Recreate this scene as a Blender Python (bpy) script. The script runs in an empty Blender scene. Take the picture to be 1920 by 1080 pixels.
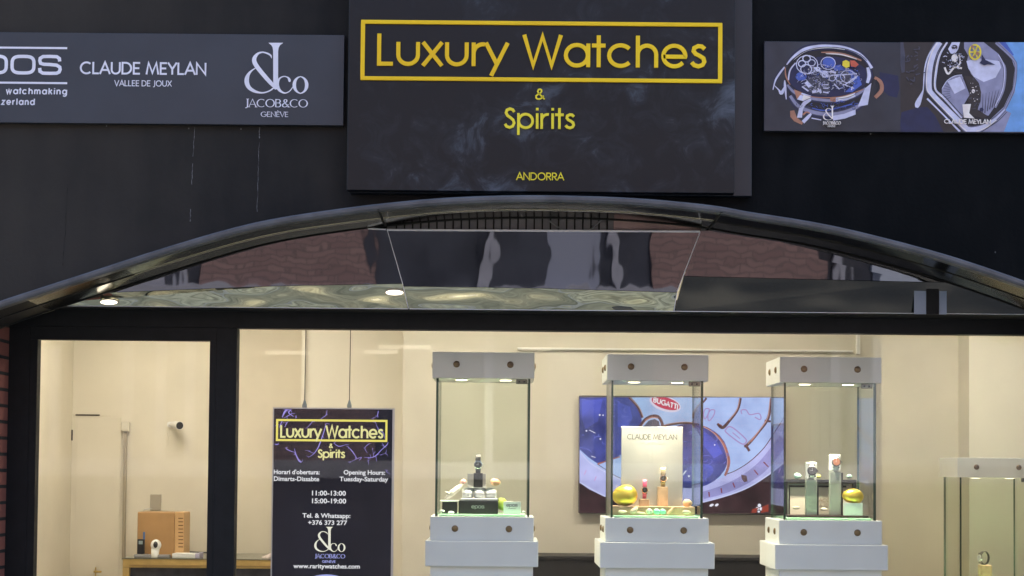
import bpy, bmesh, math, random
from mathutils import Matrix, Vector
random.seed(7)
S = bpy.context.scene
COL = S.collection
PI = math.pi

# ------------------------------------------------------------ camera, sky, sun, exposure
F, CX, CY = 3000.0, 950.0, 770.0            # focal length and principal point in photo pixels
PITCH, ROLL = math.radians(2.1), math.radians(0.5)
EYE = Vector((0.0, -7.2, 1.6))
cam = bpy.data.objects.new('camera', bpy.data.cameras.new('camera'))
COL.objects.link(cam)
CM = Matrix.Rotation(PI/2 + PITCH, 4, 'X') @ Matrix.Rotation(ROLL, 4, 'Z')
cam.matrix_world = Matrix.Translation(EYE) @ CM
cam.data.sensor_width = 36
cam.data.lens = F/1920*36
cam.data.shift_x = (960-CX)/1920
cam.data.shift_y = (CY-540)/1920
cam.data.clip_start, cam.data.clip_end = 0.05, 2000
S.camera = cam
R3 = CM.to_3x3()

def W(px, py, Y):
    """point of the plane y=Y seen at photo pixel (px, py)"""
    d = R3 @ Vector(((px-CX)/F, -(py-CY)/F, -1))
    return EYE + d*((Y-EYE.y)/d.y)

world = bpy.data.worlds.new('World'); S.world = world
world.use_nodes = True
nt = world.node_tree
sky = nt.nodes.new('ShaderNodeTexSky'); sky.sky_type = 'NISHITA'; sky.sun_disc = False
SUN_EL, SUN_AZ = math.radians(48), math.radians(20)      # the sun stands behind the shop
sky.sun_elevation, sky.sun_rotation = SUN_EL, SUN_AZ
sky.air_density, sky.dust_density = 1.0, 3.5
nt.links.new(sky.outputs[0], nt.nodes['Background'].inputs[0])
nt.nodes['Background'].inputs[1].default_value = 0.15
sun = bpy.data.objects.new('sun', bpy.data.lights.new('sun', 'SUN')); COL.objects.link(sun)
sun.data.energy = 1.2; sun.data.angle = math.radians(12); sun.data.color = (1, .95, .88)
sdir = Vector((math.sin(SUN_AZ)*math.cos(SUN_EL), math.cos(SUN_AZ)*math.cos(SUN_EL), math.sin(SUN_EL)))
sun.rotation_euler = sdir.to_track_quat('Z', 'Y').to_euler()
S.view_settings.view_transform = 'Standard'
S.view_settings.look = 'None'
EXPO = 1.9
S.view_settings.exposure = EXPO
S.view_settings.gamma = 1.0
S.cycles.transparent_max_bounces = 40
S.cycles.max_bounces = 12
S.cycles.caustics_reflective = False
S.cycles.caustics_refractive = False

# ------------------------------------------------------------ materials
def lin(c):
    return tuple((v/255/12.92 if v/255 <= .04045 else ((v/255+.055)/1.055)**2.4) for v in c)

MATS = {}
def mat(name, col, rough=.5, metal=0, spec=.5, noise=0, nscale=8, bump=0, bscale=60, col2=None, emit=None, estr=1, bstretch=None, bdetail=3):
    if name in MATS: return MATS[name]
    m = bpy.data.materials.new(name); m.use_nodes = True
    n, l = m.node_tree.nodes, m.node_tree.links
    b = n['Principled BSDF']
    b.inputs['Base Color'].default_value = (*col, 1)
    b.inputs['Roughness'].default_value = rough
    b.inputs['Metallic'].default_value = metal
    b.inputs['Specular IOR Level'].default_value = spec
    if emit:
        b.inputs['Emission Color'].default_value = (*emit, 1)
        b.inputs['Emission Strength'].default_value = estr
    tc = n.new('ShaderNodeTexCoord')
    if noise or col2:
        t = n.new('ShaderNodeTexNoise'); t.inputs['Scale'].default_value = nscale; t.inputs['Detail'].default_value = 6
        l.new(tc.outputs['Object'], t.inputs['Vector'])
        r = n.new('ShaderNodeValToRGB'); r.color_ramp.elements[0].position = .35; r.color_ramp.elements[1].position = .68
        c2 = col2 or tuple(min(1, v*(1+noise)) for v in col)
        c1 = col if col2 else tuple(v*(1-noise) for v in col)
        r.color_ramp.elements[0].color = (*c1, 1); r.color_ramp.elements[1].color = (*c2, 1)
        l.new(t.outputs['Fac'], r.inputs['Fac']); l.new(r.outputs['Color'], b.inputs['Base Color'])
    if bump:
        t2 = n.new('ShaderNodeTexNoise'); t2.inputs['Scale'].default_value = bscale; t2.inputs['Detail'].default_value = bdetail
        if bstretch:
            mp = n.new('ShaderNodeMapping'); mp.inputs['Scale'].default_value = bstretch[:3]; mp.inputs['Rotation'].default_value = (0, bstretch[3] if len(bstretch) > 3 else 0, 0)
            l.new(tc.outputs['Object'], mp.inputs[0]); l.new(mp.outputs[0], t2.inputs['Vector'])
        else: l.new(tc.outputs['Object'], t2.inputs['Vector'])
        bp = n.new('ShaderNodeBump'); bp.inputs['Strength'].default_value = 1; bp.inputs['Distance'].default_value = bump
        l.new(t2.outputs['Fac'], bp.inputs['Height']); l.new(bp.outputs['Normal'], b.inputs['Normal'])
    MATS[name] = m
    return m

def emit_mat(name, srgb, strength=1.0, var=0, vs=4):
    if name in MATS: return MATS[name]
    m = bpy.data.materials.new(name); m.use_nodes = True
    b = m.node_tree.nodes['Principled BSDF']
    c = lin(srgb)
    b.inputs['Base Color'].default_value = (.004, .004, .005, 1)
    b.inputs['Roughness'].default_value = .3; b.inputs['Specular IOR Level'].default_value = .15
    b.inputs['Emission Color'].default_value = (*c, 1)
    b.inputs['Emission Strength'].default_value = strength/2**EXPO
    if var:
        n, l = m.node_tree.nodes, m.node_tree.links
        tc = n.new('ShaderNodeTexCoord'); t = n.new('ShaderNodeTexNoise'); t.inputs['Scale'].default_value = vs; t.inputs['Detail'].default_value = 3
        l.new(tc.outputs['Object'], t.inputs['Vector'])
        r = n.new('ShaderNodeValToRGB'); r.color_ramp.elements[0].position = .32; r.color_ramp.elements[1].position = .7
        r.color_ramp.elements[0].color = (*[v*(1-var) for v in c], 1); r.color_ramp.elements[1].color = (*[min(1, v*(1+var)) for v in c], 1)
        l.new(t.outputs['Fac'], r.inputs['Fac']); l.new(r.outputs['Color'], b.inputs['Emission Color'])
    MATS[name] = m
    return m

def glass_mat(name, tint, refl=.05):
    m = bpy.data.materials.new(name); m.use_nodes = True
    n, l = m.node_tree.nodes, m.node_tree.links
    n.remove(n['Principled BSDF'])
    out = n['Material Output']
    tr = n.new('ShaderNodeBsdfTransparent'); tr.inputs[0].default_value = (*tint, 1)
    gl = n.new('ShaderNodeBsdfGlossy'); gl.inputs['Roughness'].default_value = .01
    lw = n.new('ShaderNodeLayerWeight'); lw.inputs[0].default_value = .5
    p = n.new('ShaderNodeMath'); p.operation = 'POWER'; p.inputs[1].default_value = 5
    a = n.new('ShaderNodeMath'); a.operation = 'MULTIPLY_ADD'; a.inputs[1].default_value = .8; a.inputs[2].default_value = refl
    mx = n.new('ShaderNodeMixShader')
    l.new(lw.outputs['Facing'], p.inputs[0]); l.new(p.outputs[0], a.inputs[0]); l.new(a.outputs[0], mx.inputs[0])
    l.new(tr.outputs[0], mx.inputs[1]); l.new(gl.outputs[0], mx.inputs[2]); l.new(mx.outputs[0], out.inputs[0])
    MATS[name] = m
    return m

def brick_mat(name, c1, c2, mortar, scale=1.0):
    m = bpy.data.materials.new(name); m.use_nodes = True
    n, l = m.node_tree.nodes, m.node_tree.links
    b = n['Principled BSDF']; b.inputs['Roughness'].default_value = .85
    tc = n.new('ShaderNodeTexCoord'); mp = n.new('ShaderNodeMapping'); mp.inputs['Rotation'].default_value = (PI/2, 0, 0)
    br = n.new('ShaderNodeTexBrick')
    br.inputs['Color1'].default_value = (*c1, 1); br.inputs['Color2'].default_value = (*c2, 1); br.inputs['Mortar'].default_value = (*mortar, 1)
    br.inputs['Scale'].default_value = scale; br.inputs['Mortar Size'].default_value = .008
    br.inputs['Brick Width'].default_value = .24; br.inputs['Row Height'].default_value = .075
    l.new(tc.outputs['Object'], mp.inputs[0]); l.new(mp.outputs[0], br.inputs['Vector'])
    l.new(br.outputs['Color'], b.inputs['Base Color'])
    bp = n.new('ShaderNodeBump'); bp.invert = True; bp.inputs['Distance'].default_value = .006
    l.new(br.outputs['Fac'], bp.inputs['Height']); l.new(bp.outputs['Normal'], b.inputs['Normal'])
    MATS[name] = m
    return m

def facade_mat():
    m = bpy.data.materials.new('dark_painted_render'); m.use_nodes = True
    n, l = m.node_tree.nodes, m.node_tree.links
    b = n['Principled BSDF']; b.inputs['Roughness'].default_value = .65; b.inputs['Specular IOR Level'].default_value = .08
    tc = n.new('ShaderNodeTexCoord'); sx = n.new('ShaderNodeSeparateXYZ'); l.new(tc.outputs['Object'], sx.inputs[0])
    mr = n.new('ShaderNodeMapRange'); mr.inputs['From Min'].default_value = -2.4; mr.inputs['From Max'].default_value = 1.6  # base colour darkens to the right, standing in for uneven sheen
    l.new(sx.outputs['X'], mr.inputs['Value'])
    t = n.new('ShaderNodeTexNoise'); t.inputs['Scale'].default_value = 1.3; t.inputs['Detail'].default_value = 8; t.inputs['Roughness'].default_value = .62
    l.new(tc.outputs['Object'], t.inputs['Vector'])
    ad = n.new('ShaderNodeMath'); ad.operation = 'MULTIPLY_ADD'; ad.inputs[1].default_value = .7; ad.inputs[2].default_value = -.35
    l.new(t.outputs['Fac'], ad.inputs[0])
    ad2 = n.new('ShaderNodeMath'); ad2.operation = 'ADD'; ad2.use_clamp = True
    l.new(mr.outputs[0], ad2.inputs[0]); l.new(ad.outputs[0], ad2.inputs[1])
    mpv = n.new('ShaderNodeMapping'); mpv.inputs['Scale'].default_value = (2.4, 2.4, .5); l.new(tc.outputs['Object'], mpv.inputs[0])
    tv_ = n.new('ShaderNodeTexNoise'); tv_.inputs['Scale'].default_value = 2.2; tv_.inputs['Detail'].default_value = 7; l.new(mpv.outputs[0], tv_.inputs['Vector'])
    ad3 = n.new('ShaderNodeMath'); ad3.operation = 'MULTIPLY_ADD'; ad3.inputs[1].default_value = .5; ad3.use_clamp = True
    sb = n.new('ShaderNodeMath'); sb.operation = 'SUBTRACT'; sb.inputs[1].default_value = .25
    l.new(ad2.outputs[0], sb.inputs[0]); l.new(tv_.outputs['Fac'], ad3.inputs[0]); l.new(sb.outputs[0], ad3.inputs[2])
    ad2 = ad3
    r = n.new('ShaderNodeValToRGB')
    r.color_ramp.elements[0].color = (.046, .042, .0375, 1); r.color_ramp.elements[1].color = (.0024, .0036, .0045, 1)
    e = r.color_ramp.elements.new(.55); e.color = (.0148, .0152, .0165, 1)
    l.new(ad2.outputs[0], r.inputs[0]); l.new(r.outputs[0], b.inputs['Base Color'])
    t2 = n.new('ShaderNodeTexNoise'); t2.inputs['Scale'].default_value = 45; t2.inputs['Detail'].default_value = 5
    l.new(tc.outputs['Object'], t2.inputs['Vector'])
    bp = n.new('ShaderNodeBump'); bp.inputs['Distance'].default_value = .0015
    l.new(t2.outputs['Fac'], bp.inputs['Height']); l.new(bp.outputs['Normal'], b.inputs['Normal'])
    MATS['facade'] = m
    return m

def smudge_mat():
    """dark board with pale chalky smears"""
    m = bpy.data.materials.new('smudged_black_board'); m.use_nodes = True
    n, l = m.node_tree.nodes, m.node_tree.links
    b = n['Principled BSDF']; b.inputs['Roughness'].default_value = .42; b.inputs['Specular IOR Level'].default_value = .35
    tc = n.new('ShaderNodeTexCoord')
    t = n.new('ShaderNodeTexNoise'); t.inputs['Scale'].default_value = 7.5; t.inputs['Detail'].default_value = 9
    t.inputs['Roughness'].default_value = .66; t.inputs['Distortion'].default_value = .9
    l.new(tc.outputs['Object'], t.inputs['Vector'])
    t3 = n.new('ShaderNodeTexNoise'); t3.inputs['Scale'].default_value = 1.6; t3.inputs['Detail'].default_value = 2
    l.new(tc.outputs['Object'], t3.inputs['Vector'])
    mu = n.new('ShaderNodeMath'); mu.operation = 'MULTIPLY'
    l.new(t.outputs['Fac'], mu.inputs[0]); l.new(t3.outputs['Fac'], mu.inputs[1])
    r = n.new('ShaderNodeValToRGB'); r.color_ramp.elements[0].position = .24; r.color_ramp.elements[1].position = .46
    r.color_ramp.elements[0].color = (.0050, .0068, .0094, 1); r.color_ramp.elements[1].color = (.085, .106, .138, 1)
    e = r.color_ramp.elements.new(.315); e.color = (.0115, .0155, .021, 1)
    l.new(mu.outputs[0], r.inputs[0]); l.new(r.outputs[0], b.inputs['Base Color'])
    MATS['smudge'] = m
    return m

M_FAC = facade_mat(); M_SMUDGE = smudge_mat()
M_BLACKFRAME = mat('black_frame', (.0098, .0112, .0135), .55, spec=.2, noise=.15, nscale=20)
M_HOODLIP = mat('hood_lip', (.088, .095, .11), .38, noise=.25, nscale=9)
M_GLOSSBLACK = mat('gloss_black_metal', (.36, .36, .31), .13, metal=1, bump=.0006, bscale=5)
M_MIRROR = mat('dark_mirror_sheet', (.082, .084, .094), .02, metal=1, bump=.0020, bscale=2.6, bstretch=(1, 1, .5), bdetail=3)
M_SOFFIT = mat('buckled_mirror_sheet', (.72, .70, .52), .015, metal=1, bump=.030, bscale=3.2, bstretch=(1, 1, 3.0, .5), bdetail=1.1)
M_SOFFDK = mat('dimmed_mirror_strip', (.26, .26, .22), .03, metal=1, bump=.022, bscale=2.2, bstretch=(1, 1, 2.0, .2), bdetail=1)  # right soffit strip, colour lowered to stand for its dark reflections
M_RIM = mat('bright_metal_rim', (.85, .85, .92), .4)
M_DARKRIB = mat('dark_ribbed_sheet', (.26, .25, .27), .5)
M_PINK = mat('pink_render', (.60, .42, .42), .8, noise=.2)
M_GAP = mat('joint_gap', (.004, .004, .004), .9)
M_SIGN = mat('slate_sign_vinyl', (.033, .040, .053), .45, noise=.12, nscale=3)
M_SIGNWHITE = mat('sign_white_vinyl', (.80, .80, .90), .5, noise=.05, nscale=12)
M_GOLD = mat('gold_vinyl', (1.0, .63, .028), .5, spec=.15, noise=.10, nscale=2.2)
M_LEMON = mat('lemon_vinyl', (.95, .80, .06), .5, spec=.15, noise=.06, nscale=6)
M_BRICK = brick_mat('red_brick', (.24, .082, .062), (.19, .065, .052), (.014, .012, .012), 1)
M_BRICK2 = brick_mat('pink_brick', (.38, .245, .22), (.30, .19, .175), (.20, .15, .14), .9)
M_WALL = mat('cream_wall_paint', (.74, .69, .575), .75, noise=.05, nscale=2.5, bump=.0006, bscale=120)
M_WALL2 = mat('cream_wall_paint_lighter', (.80, .76, .65), .75, noise=.03, nscale=3)
M_CEIL = mat('white_ceiling', (.8, .78, .72), .8)
M_TILE = mat('pale_floor_tile', (.45, .42, .36), .4, noise=.1)
M_CASEWHITE = mat('white_lacquer', (.82, .84, .80), .32, noise=.03, nscale=6)
M_BRASS = mat('aged_brass', (.22, .15, .075), .38, metal=.8, noise=.25, nscale=40)
M_STEEL = mat('brushed_steel', (.5, .5, .5), .3, metal=1)
M_GLASS = glass_mat('window_glass', (.975, .98, .975), .022)
M_CASEGLASS = glass_mat('case_glass', (.972, .988, .970), .022)
M_GEDGE = mat('green_glass_edge', (.045, .085, .055), .15)
M_GREEN = mat('green_glass_plate', (.42, .74, .47), .25, emit=(.05, .4, .14), estr=.03)  # faint emission put in for the glow of the edge-lit glass
M_BLACK = mat('satin_black', (.012, .012, .013), .4, noise=.2)
M_WHITE = mat('white_plastic', (.82, .82, .80), .4)
M_LED = emit_mat('lit_lamp_warm', (255, 236, 200), 12)
M_LEDSOFT = emit_mat('lit_spot', (255, 240, 215), 5)
M_WOOD = mat('pale_wood', (.56, .38, .23), .5, noise=.16, nscale=30)
M_TAN = mat('tan_wood', (.44, .25, .10), .5, noise=.08, nscale=6)
M_TANEDGE = mat('tan_wood_edge', (.62, .38, .17), .5, noise=.08, nscale=6)
M_OAK = mat('yellow_oak', (.46, .31, .10), .5, noise=.12, nscale=14)
M_GOLDEGG = mat('gold_foil', (.80, .60, .10), .36, metal=.85)
M_ASPH = mat('asphalt', (.05, .05, .052), .9, noise=.3, nscale=30)
M_PAVE = mat('paving', (.42, .40, .31), .85, noise=.45, nscale=5)
M_KERB = mat('kerb_stone', (.35, .34, .32), .8, noise=.15)

# ------------------------------------------------------------ object helpers
def tag(o, label, cat, group=None):
    o['label'] = label; o['category'] = cat
    if group: o['group'] = group
    return o
def thing(name, label, cat, loc=(0, 0, 0), rotz=0, group=None):
    o = bpy.data.objects.new(name, None); COL.objects.link(o)
    o.empty_display_size = .1
    o.location = loc; o.rotation_euler = (0, 0, rotz)
    return tag(o, label, cat, group)
def obj(name, bm, m, parent=None, smooth=False):
    bmesh.ops.recalc_face_normals(bm, faces=bm.faces[:])
    me = bpy.data.meshes.new(name)
    if smooth:
        for f in bm.faces: f.smooth = True
    bm.to_mesh(me); bm.free()
    for mm in (m if isinstance(m, (list, tuple)) else [m]): me.materials.append(mm)
    o = bpy.data.objects.new(name, me); COL.objects.link(o)
    if parent is not None:
        o.parent = parent
        # meshes below are built in world coordinates unless parent is a local-built thing
        if not parent.get('_local'):
            t = Vector((0, 0, 0)); q = parent
            while q is not None: t += q.location; q = q.parent
            me.transform(Matrix.Translation(-t))
    return o
def struct(name, bm, m):
    o = obj(name, bm, m); o['kind'] = 'structure'; return o
def B(): return bmesh.new()
def box(bm, x0, x1, y0, y1, z0, z1, mi=0, bev=0):
    vs = [bm.verts.new(p) for p in ((x0,y0,z0),(x1,y0,z0),(x1,y1,z0),(x0,y1,z0),(x0,y0,z1),(x1,y0,z1),(x1,y1,z1),(x0,y1,z1))]
    fs = [bm.faces.new([vs[i] for i in q]) for q in ((0,1,2,3),(4,7,6,5),(0,4,5,1),(1,5,6,2),(2,6,7,3),(3,7,4,0))]
    for f in fs: f.material_index = mi
    if bev:
        es = list({e for f in fs for e in f.edges})
        r = bmesh.ops.bevel(bm, geom=es, offset=bev, segments=2, affect='EDGES', profile=.5)
        for f in r['faces']: f.material_index = mi
    return fs
def R(px0, py0, px1, py1, Y):
    """axis aligned (x0, x1, z0, z1) on plane y=Y of a pixel rectangle"""
    a, b, c, d = W(px0, py0, Y), W(px1, py0, Y), W(px0, py1, Y), W(px1, py1, Y)
    return (a.x+c.x)/2, (b.x+d.x)/2, (c.z+d.z)/2, (a.z+b.z)/2
def pbox(bm, px0, py0, px1, py1, Y0, Y1, mi=0, bev=0):
    x0, x1, z0, z1 = R(px0, py0, px1, py1, Y0)
    return box(bm, x0, x1, Y0, Y1, z0, z1, mi, bev)
def frame_of(d):
    d = d.normalized(); a = Vector((0, 0, 1)) if abs(d.z) < .9 else Vector((1, 0, 0))
    u = d.cross(a).normalized(); return u, d.cross(u).normalized()
def tube(bm, pts, r, n=8, caps=True, mi=0):
    pts = [Vector(p) for p in pts]; rings = []
    rr = r if isinstance(r, (list, tuple)) else [r]*len(pts)
    for i, p in enumerate(pts):
        d = (pts[min(i+1, len(pts)-1)] - pts[max(i-1, 0)])
        u, v = frame_of(d)
        rings.append([bm.verts.new(p + (u*math.cos(2*PI*k/n) + v*math.sin(2*PI*k/n))*rr[i]) for k in range(n)])
    for a, b in zip(rings, rings[1:]):
        for k in range(n):
            f = bm.faces.new((a[k], a[(k+1) % n], b[(k+1) % n], b[k])); f.material_index = mi
    if caps:
        for q in (rings[0], rings[-1]):
            f = bm.faces.new(q); f.material_index = mi
def ellipsoid(bm, c, rx, ry, rz, point=0, rot=None, n=20):
    """egg: point>0 narrows the +x end"""
    r = bmesh.ops.create_uvsphere(bm, u_segments=n, v_segments=n//2+2, radius=1)
    for v in r['verts']:
        x, y, z = v.co
        # pole along z -> turn so that pole is along x
        x, z = z, -x
        k = 1 - point*x
        p = Vector((x*rx, y*ry*k, z*rz*k))
        if rot is not None: p = rot @ p
        v.co = p + Vector(c)

# ---- flat artwork: pixel polygons laid on a plane y=Y, front face th metres nearer to the street
def clip_poly(pts, x0, y0, x1, y1):
    def cut(ps, ins, inter):
        out = []
        for i, p in enumerate(ps):
            q = ps[i-1]
            if ins(p):
                if not ins(q): out.append(inter(q, p))
                out.append(p)
            elif ins(q): out.append(inter(q, p))
        return out
    def ix(x): return lambda a, b: (x, a[1]+(b[1]-a[1])*(x-a[0])/(b[0]-a[0]))
    def iy(y): return lambda a, b: (a[0]+(b[0]-a[0])*(y-a[1])/(b[1]-a[1]), y)
    for ins, it in ((lambda p: p[0] >= x0, ix(x0)), (lambda p: p[0] <= x1, ix(x1)), (lambda p: p[1] >= y0, iy(y0)), (lambda p: p[1] <= y1, iy(y1))):
        if not pts: return pts
        pts = cut(pts, ins, it)
    return pts
def flat(bm, pts3, th, mi=0, sides=True):
    """prism: polygon pts3 (x, Y, z) pushed th towards -y"""
    fr = [bm.verts.new((p[0], p[1]-th, p[2])) for p in pts3]
    try: f = bm.faces.new(fr)
    except ValueError: return
    f.material_index = mi
    if sides:
        bk = [bm.verts.new(p) for p in pts3]
        for i in range(len(fr)):
            j = (i+1) % len(fr)
            g = bm.faces.new((fr[i], bk[i], bk[j], fr[j])); g.material_index = mi
class Art:
    """draws in zoom pixels (origin ox, oy; scale sc) on plane Y, each stroke a hair nearer than the last"""
    def __init__(s, Y, ox=0, oy=0, sc=1, clip=None, base=.001, step=.00005):
        s.Y, s.ox, s.oy, s.sc, s.clip, s.th, s.step = Y, ox, oy, sc, clip, base, step
    def map(s, p):
        return W(s.ox+p[0]/s.sc, s.oy+p[1]/s.sc, s.Y)
    def poly(s, bm, pts, mi=0):
        if s.clip: pts = clip_poly(pts, *s.clip)
        if len(pts) < 3: return
        s.th += s.step
        flat(bm, [s.map(p) for p in pts], s.th, mi, sides=False)
    def ell(s, bm, cx, cy, rx, ry, rot=0, n=28, mi=0):
        c, q = math.cos(math.radians(rot)), math.sin(math.radians(rot))
        s.poly(bm, [(cx+rx*math.cos(t)*c-ry*math.sin(t)*q, cy+rx*math.cos(t)*q+ry*math.sin(t)*c) for t in (2*PI*i/n for i in range(n))], mi)
    def stroke(s, bm, pts, w=None, closed=False, mi=0, smooth=True):
        P = [(p[0], p[1], (p[2] if len(p) > 2 else w)) for p in pts]
        if smooth and len(P) > 2: P = spline(P, closed)
        L, Rr = [], []
        n = len(P)
        for i in range(n):
            a = P[(i-1) % n] if closed or i else P[0]
            b = P[(i+1) % n] if closed or i < n-1 else P[-1]
            dx, dy = b[0]-a[0], b[1]-a[1]; q = math.hypot(dx, dy) or 1
            h = P[i][2]/2
            L.append((P[i][0]-dy/q*h, P[i][1]+dx/q*h)); Rr.append((P[i][0]+dy/q*h, P[i][1]-dx/q*h))
        s.th += s.step
        for i in range(n if closed else n-1):
            j = (i+1) % n
            q = [L[i], L[j], Rr[j], Rr[i]]
            if s.clip: q = clip_poly(q, *s.clip)
            if len(q) >= 3: flat(bm, [s.map(p) for p in q], s.th, mi, sides=False)
def spline(P, closed=False, k=6):
    out = []; n = len(P)
    rng = range(n if closed else n-1)
    for i in rng:
        p1, p2 = P[i], P[(i+1) % n]
        p0 = P[(i-1) % n] if closed or i > 0 else p1
        p3 = P[(i+2) % n] if closed or i < n-2 else p2
        for j in range(k):
            t = j/k
            out.append(tuple(.5*((2*b)+(c-a)*t+(2*a-5*b+4*c-d)*t*t+(3*b-a-3*c+d)*t**3) for a, b, c, d in zip(p0, p1, p2, p3)))
    if not closed: out.append(P[-1])
    return out

# ------------------------------------------------------------ a stroke alphabet (cap height 1, baseline 0)
def arc(cx, cy, rx, ry, a0, a1, n=14):
    return [(cx+rx*math.cos(math.radians(a0+(a1-a0)*i/n)), cy+ry*math.sin(math.radians(a0+(a1-a0)*i/n))) for i in range(n+1)]
XH = .74
h2 = XH/2
GL = {   # char: (width, [strokes])  stroke centre lines inset by half a stroke
 'L': (.46, [[(.05,1),(.05,.05),(.46,.05)]]),
 'u': (.68, [[(.05,XH),(.05,.34)]+arc(.34,.34,.29,.29,180,360)+[(.63,XH)]]),
 'x': (.64, [[(.04,0),(.60,XH)],[(.60,0),(.04,XH)]]),
 'r': (.40, [[(.05,0),(.05,XH)],[(.05,.38)]+arc(.33,.40,.28,.29,170,80)]),
 'y': (.70, [[(.03,XH),(.36,.06)],[(.67,XH),(.19,-.30)]]),
 'W': (1.16, [[(.04,1),(.31,.04),(.58,.96),(.85,.04),(1.12,1)]]),
 'a': (.76, [arc(.375,h2,.325,.325,0,360,24),[(.71,XH),(.71,0)]]),
 't': (.40, [[(.2,1),(.2,0)],[(0,.68),(.4,.68)]]),
 'c': (.74, [arc(.39,h2,.34,.325,42,318,20)]),
 'h': (.64, [[(.05,0),(.05,1)],[(.05,.36)]+arc(.32,.41,.27,.28,175,0)+[(.59,0)]]),
 'e': (.75, [[(.06,h2-.02),(.70,h2-.02)]+arc(.38,h2,.325,.325,0,320,22)]),
 's': (.46, [[(.42,.60),(.33,.68),(.22,.69),(.11,.63),(.09,.53),(.16,.44),(.27,.385),(.38,.31),(.41,.20),(.36,.10),(.24,.05),(.11,.09),(.04,.18)]]),
 'S': (.52, [[(.47,.80),(.40,.91),(.27,.95),(.13,.89),(.09,.76),(.16,.62),(.29,.53),(.42,.42),(.47,.27),(.40,.11),(.26,.05),(.12,.10),(.05,.22)]]),
 'p': (.76, [arc(.385,h2,.325,.325,0,360,24),[(.05,XH),(.05,-.30)]]),
 'i': (.12, [[(.06,0),(.06,XH)],[(.06,.885),(.06,1.0)]]),
 '&': (.72, [[(.70,.03),(.26,.60),(.20,.76),(.25,.91),(.36,.96),(.47,.90),(.49,.77),(.42,.64),(.22,.48),(.08,.34),(.08,.16),(.19,.05),(.34,.05),(.50,.15),(.63,.36)]]),
 'N': (.72, [[(.05,0),(.05,.97),(.67,.03),(.67,1)]]),
 'D': (.72, [[(.05,.05),(.05,.95),(.28,.95)]+arc(.28,.5,.39,.45,90,-90)+[(.05,.05)]]),
 'O': (.90, [arc(.45,.5,.40,.46,0,360,28)]),
 'R': (.56, [[(.05,0),(.05,.95),(.28,.95)]+arc(.28,.71,.22,.24,90,-90)+[(.05,.47)],[(.26,.47),(.53,0)]]),
 'A': (.76, [[(.02,0),(.38,.98),(.74,0)],[(.16,.34),(.60,.34)]]),
 'C': (.80, [arc(.46,.5,.41,.46,48,312,22)]),
 'U': (.68, [[(.05,1),(.05,.36)]+arc(.34,.36,.29,.32,180,360)+[(.63,1)]]),
 'E': (.50, [[(.49,.95),(.05,.95),(.05,.05),(.49,.05)],[(.05,.51),(.44,.51)]]),
 'M': (.90, [[(.03,0),(.17,.97),(.45,.12),(.73,.97),(.87,0)]]),
 'Y': (.66, [[(.02,1),(.33,.46),(.64,1)],[(.33,.5),(.33,0)]]),
 'V': (.70, [[(.02,1),(.35,.03),(.68,1)]]),
 'J': (.34, [[(.27,1),(.27,.10),(.20,-.06),(.04,-.10)]]),
 'X': (.66, [[(.03,0),(.63,1)],[(.63,0),(.03,1)]]),
 'G': (.84, [arc(.46,.5,.41,.46,48,340,22)+[(.83,.45),(.52,.45)]]),
 'B': (.58, [[(.05,.05),(.05,.95),(.28,.95)]+arc(.28,.74,.20,.21,90,-90)+[(.05,.53)],[(.28,.53)]+arc(.30,.29,.22,.24,90,-90)+[(.05,.05)]]),
 'H': (.70, [[(.05,0),(.05,1)],[(.65,0),(.65,1)],[(.05,.52),(.65,.52)]]),
 'T': (.60, [[(.30,0),(.30,.95)],[(.01,.95),(.59,.95)]]),
 'I': (.12, [[(.06,0),(.06,1)]]),
 'w': (.90, [[(.03,XH),(.24,.04),(.45,.70),(.66,.04),(.87,XH)]]),
 'm': (1.0, [[(.05,0),(.05,XH)],[(.05,.40)]+arc(.27,.44,.22,.25,175,0)+[(.49,0)],[(.49,.40)]+arc(.72,.44,.23,.25,175,0)+[(.95,0)]]),
 'k': (.58, [[(.05,0),(.05,1)],[(.54,XH),(.06,.33)],[(.22,.47),(.56,0)]]),
 'n': (.62, [[(.05,0),(.05,XH)],[(.05,.36)]+arc(.31,.42,.26,.27,175,0)+[(.57,0)]]),
 'g': (.74, [arc(.37,h2,.32,.325,0,360,24),[(.69,XH),(.69,-.08),(.60,-.24),(.38,-.30),(.14,-.22)]]),
 'z': (.56, [[(.03,.69),(.52,.69),(.04,.05),(.54,.05)]]),
 'd': (.76, [arc(.375,h2,.325,.325,0,360,24),[(.71,1),(.71,0)]]),
 'l': (.12, [[(.06,0),(.06,1)]]),
 'È': (.50, [[(.49,.95),(.05,.95),(.05,.05),(.49,.05)],[(.05,.51),(.44,.51)],[(.14,1.24),(.32,1.09)]]),
}
# squarish extended letters of the first brand on the slate sign
def sq(cx, cy, rx, ry, e=3.4, n=32):
    o = []
    for i in range(n):
        t = 2*PI*i/n; c, s = math.cos(t), math.sin(t)
        o.append((cx+rx*math.copysign(abs(c)**(2/e), c), cy+ry*math.copysign(abs(s)**(2/e), s)))
    return o+[o[0]]
GX = {
 'e': (1.28, [[(.12,.5),(1.18,.5),(1.18,.66),(1.10,.82),(.92,.92),(.64,.93),(.34,.91),(.16,.80),(.10,.6),(.10,.4),(.16,.2),(.34,.09),(.64,.07),(.95,.08),(1.16,.12)]]),
 'p': (1.28, [sq(.64,.5,.54,.42),[(.10,.95),(.10,-.42)]]),
 'o': (1.28, [sq(.64,.5,.55,.42)]),
 's': (1.22, [[(1.10,.68),(1.08,.83),(.95,.92),(.60,.93),(.26,.92),(.12,.83),(.10,.72),(.14,.58),(.30,.53),(.60,.52),(.95,.49),(1.11,.39),(1.13,.27),(1.08,.14),(.95,.08),(.60,.07),(.26,.08),(.12,.17),(.10,.34)]]),
}
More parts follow.
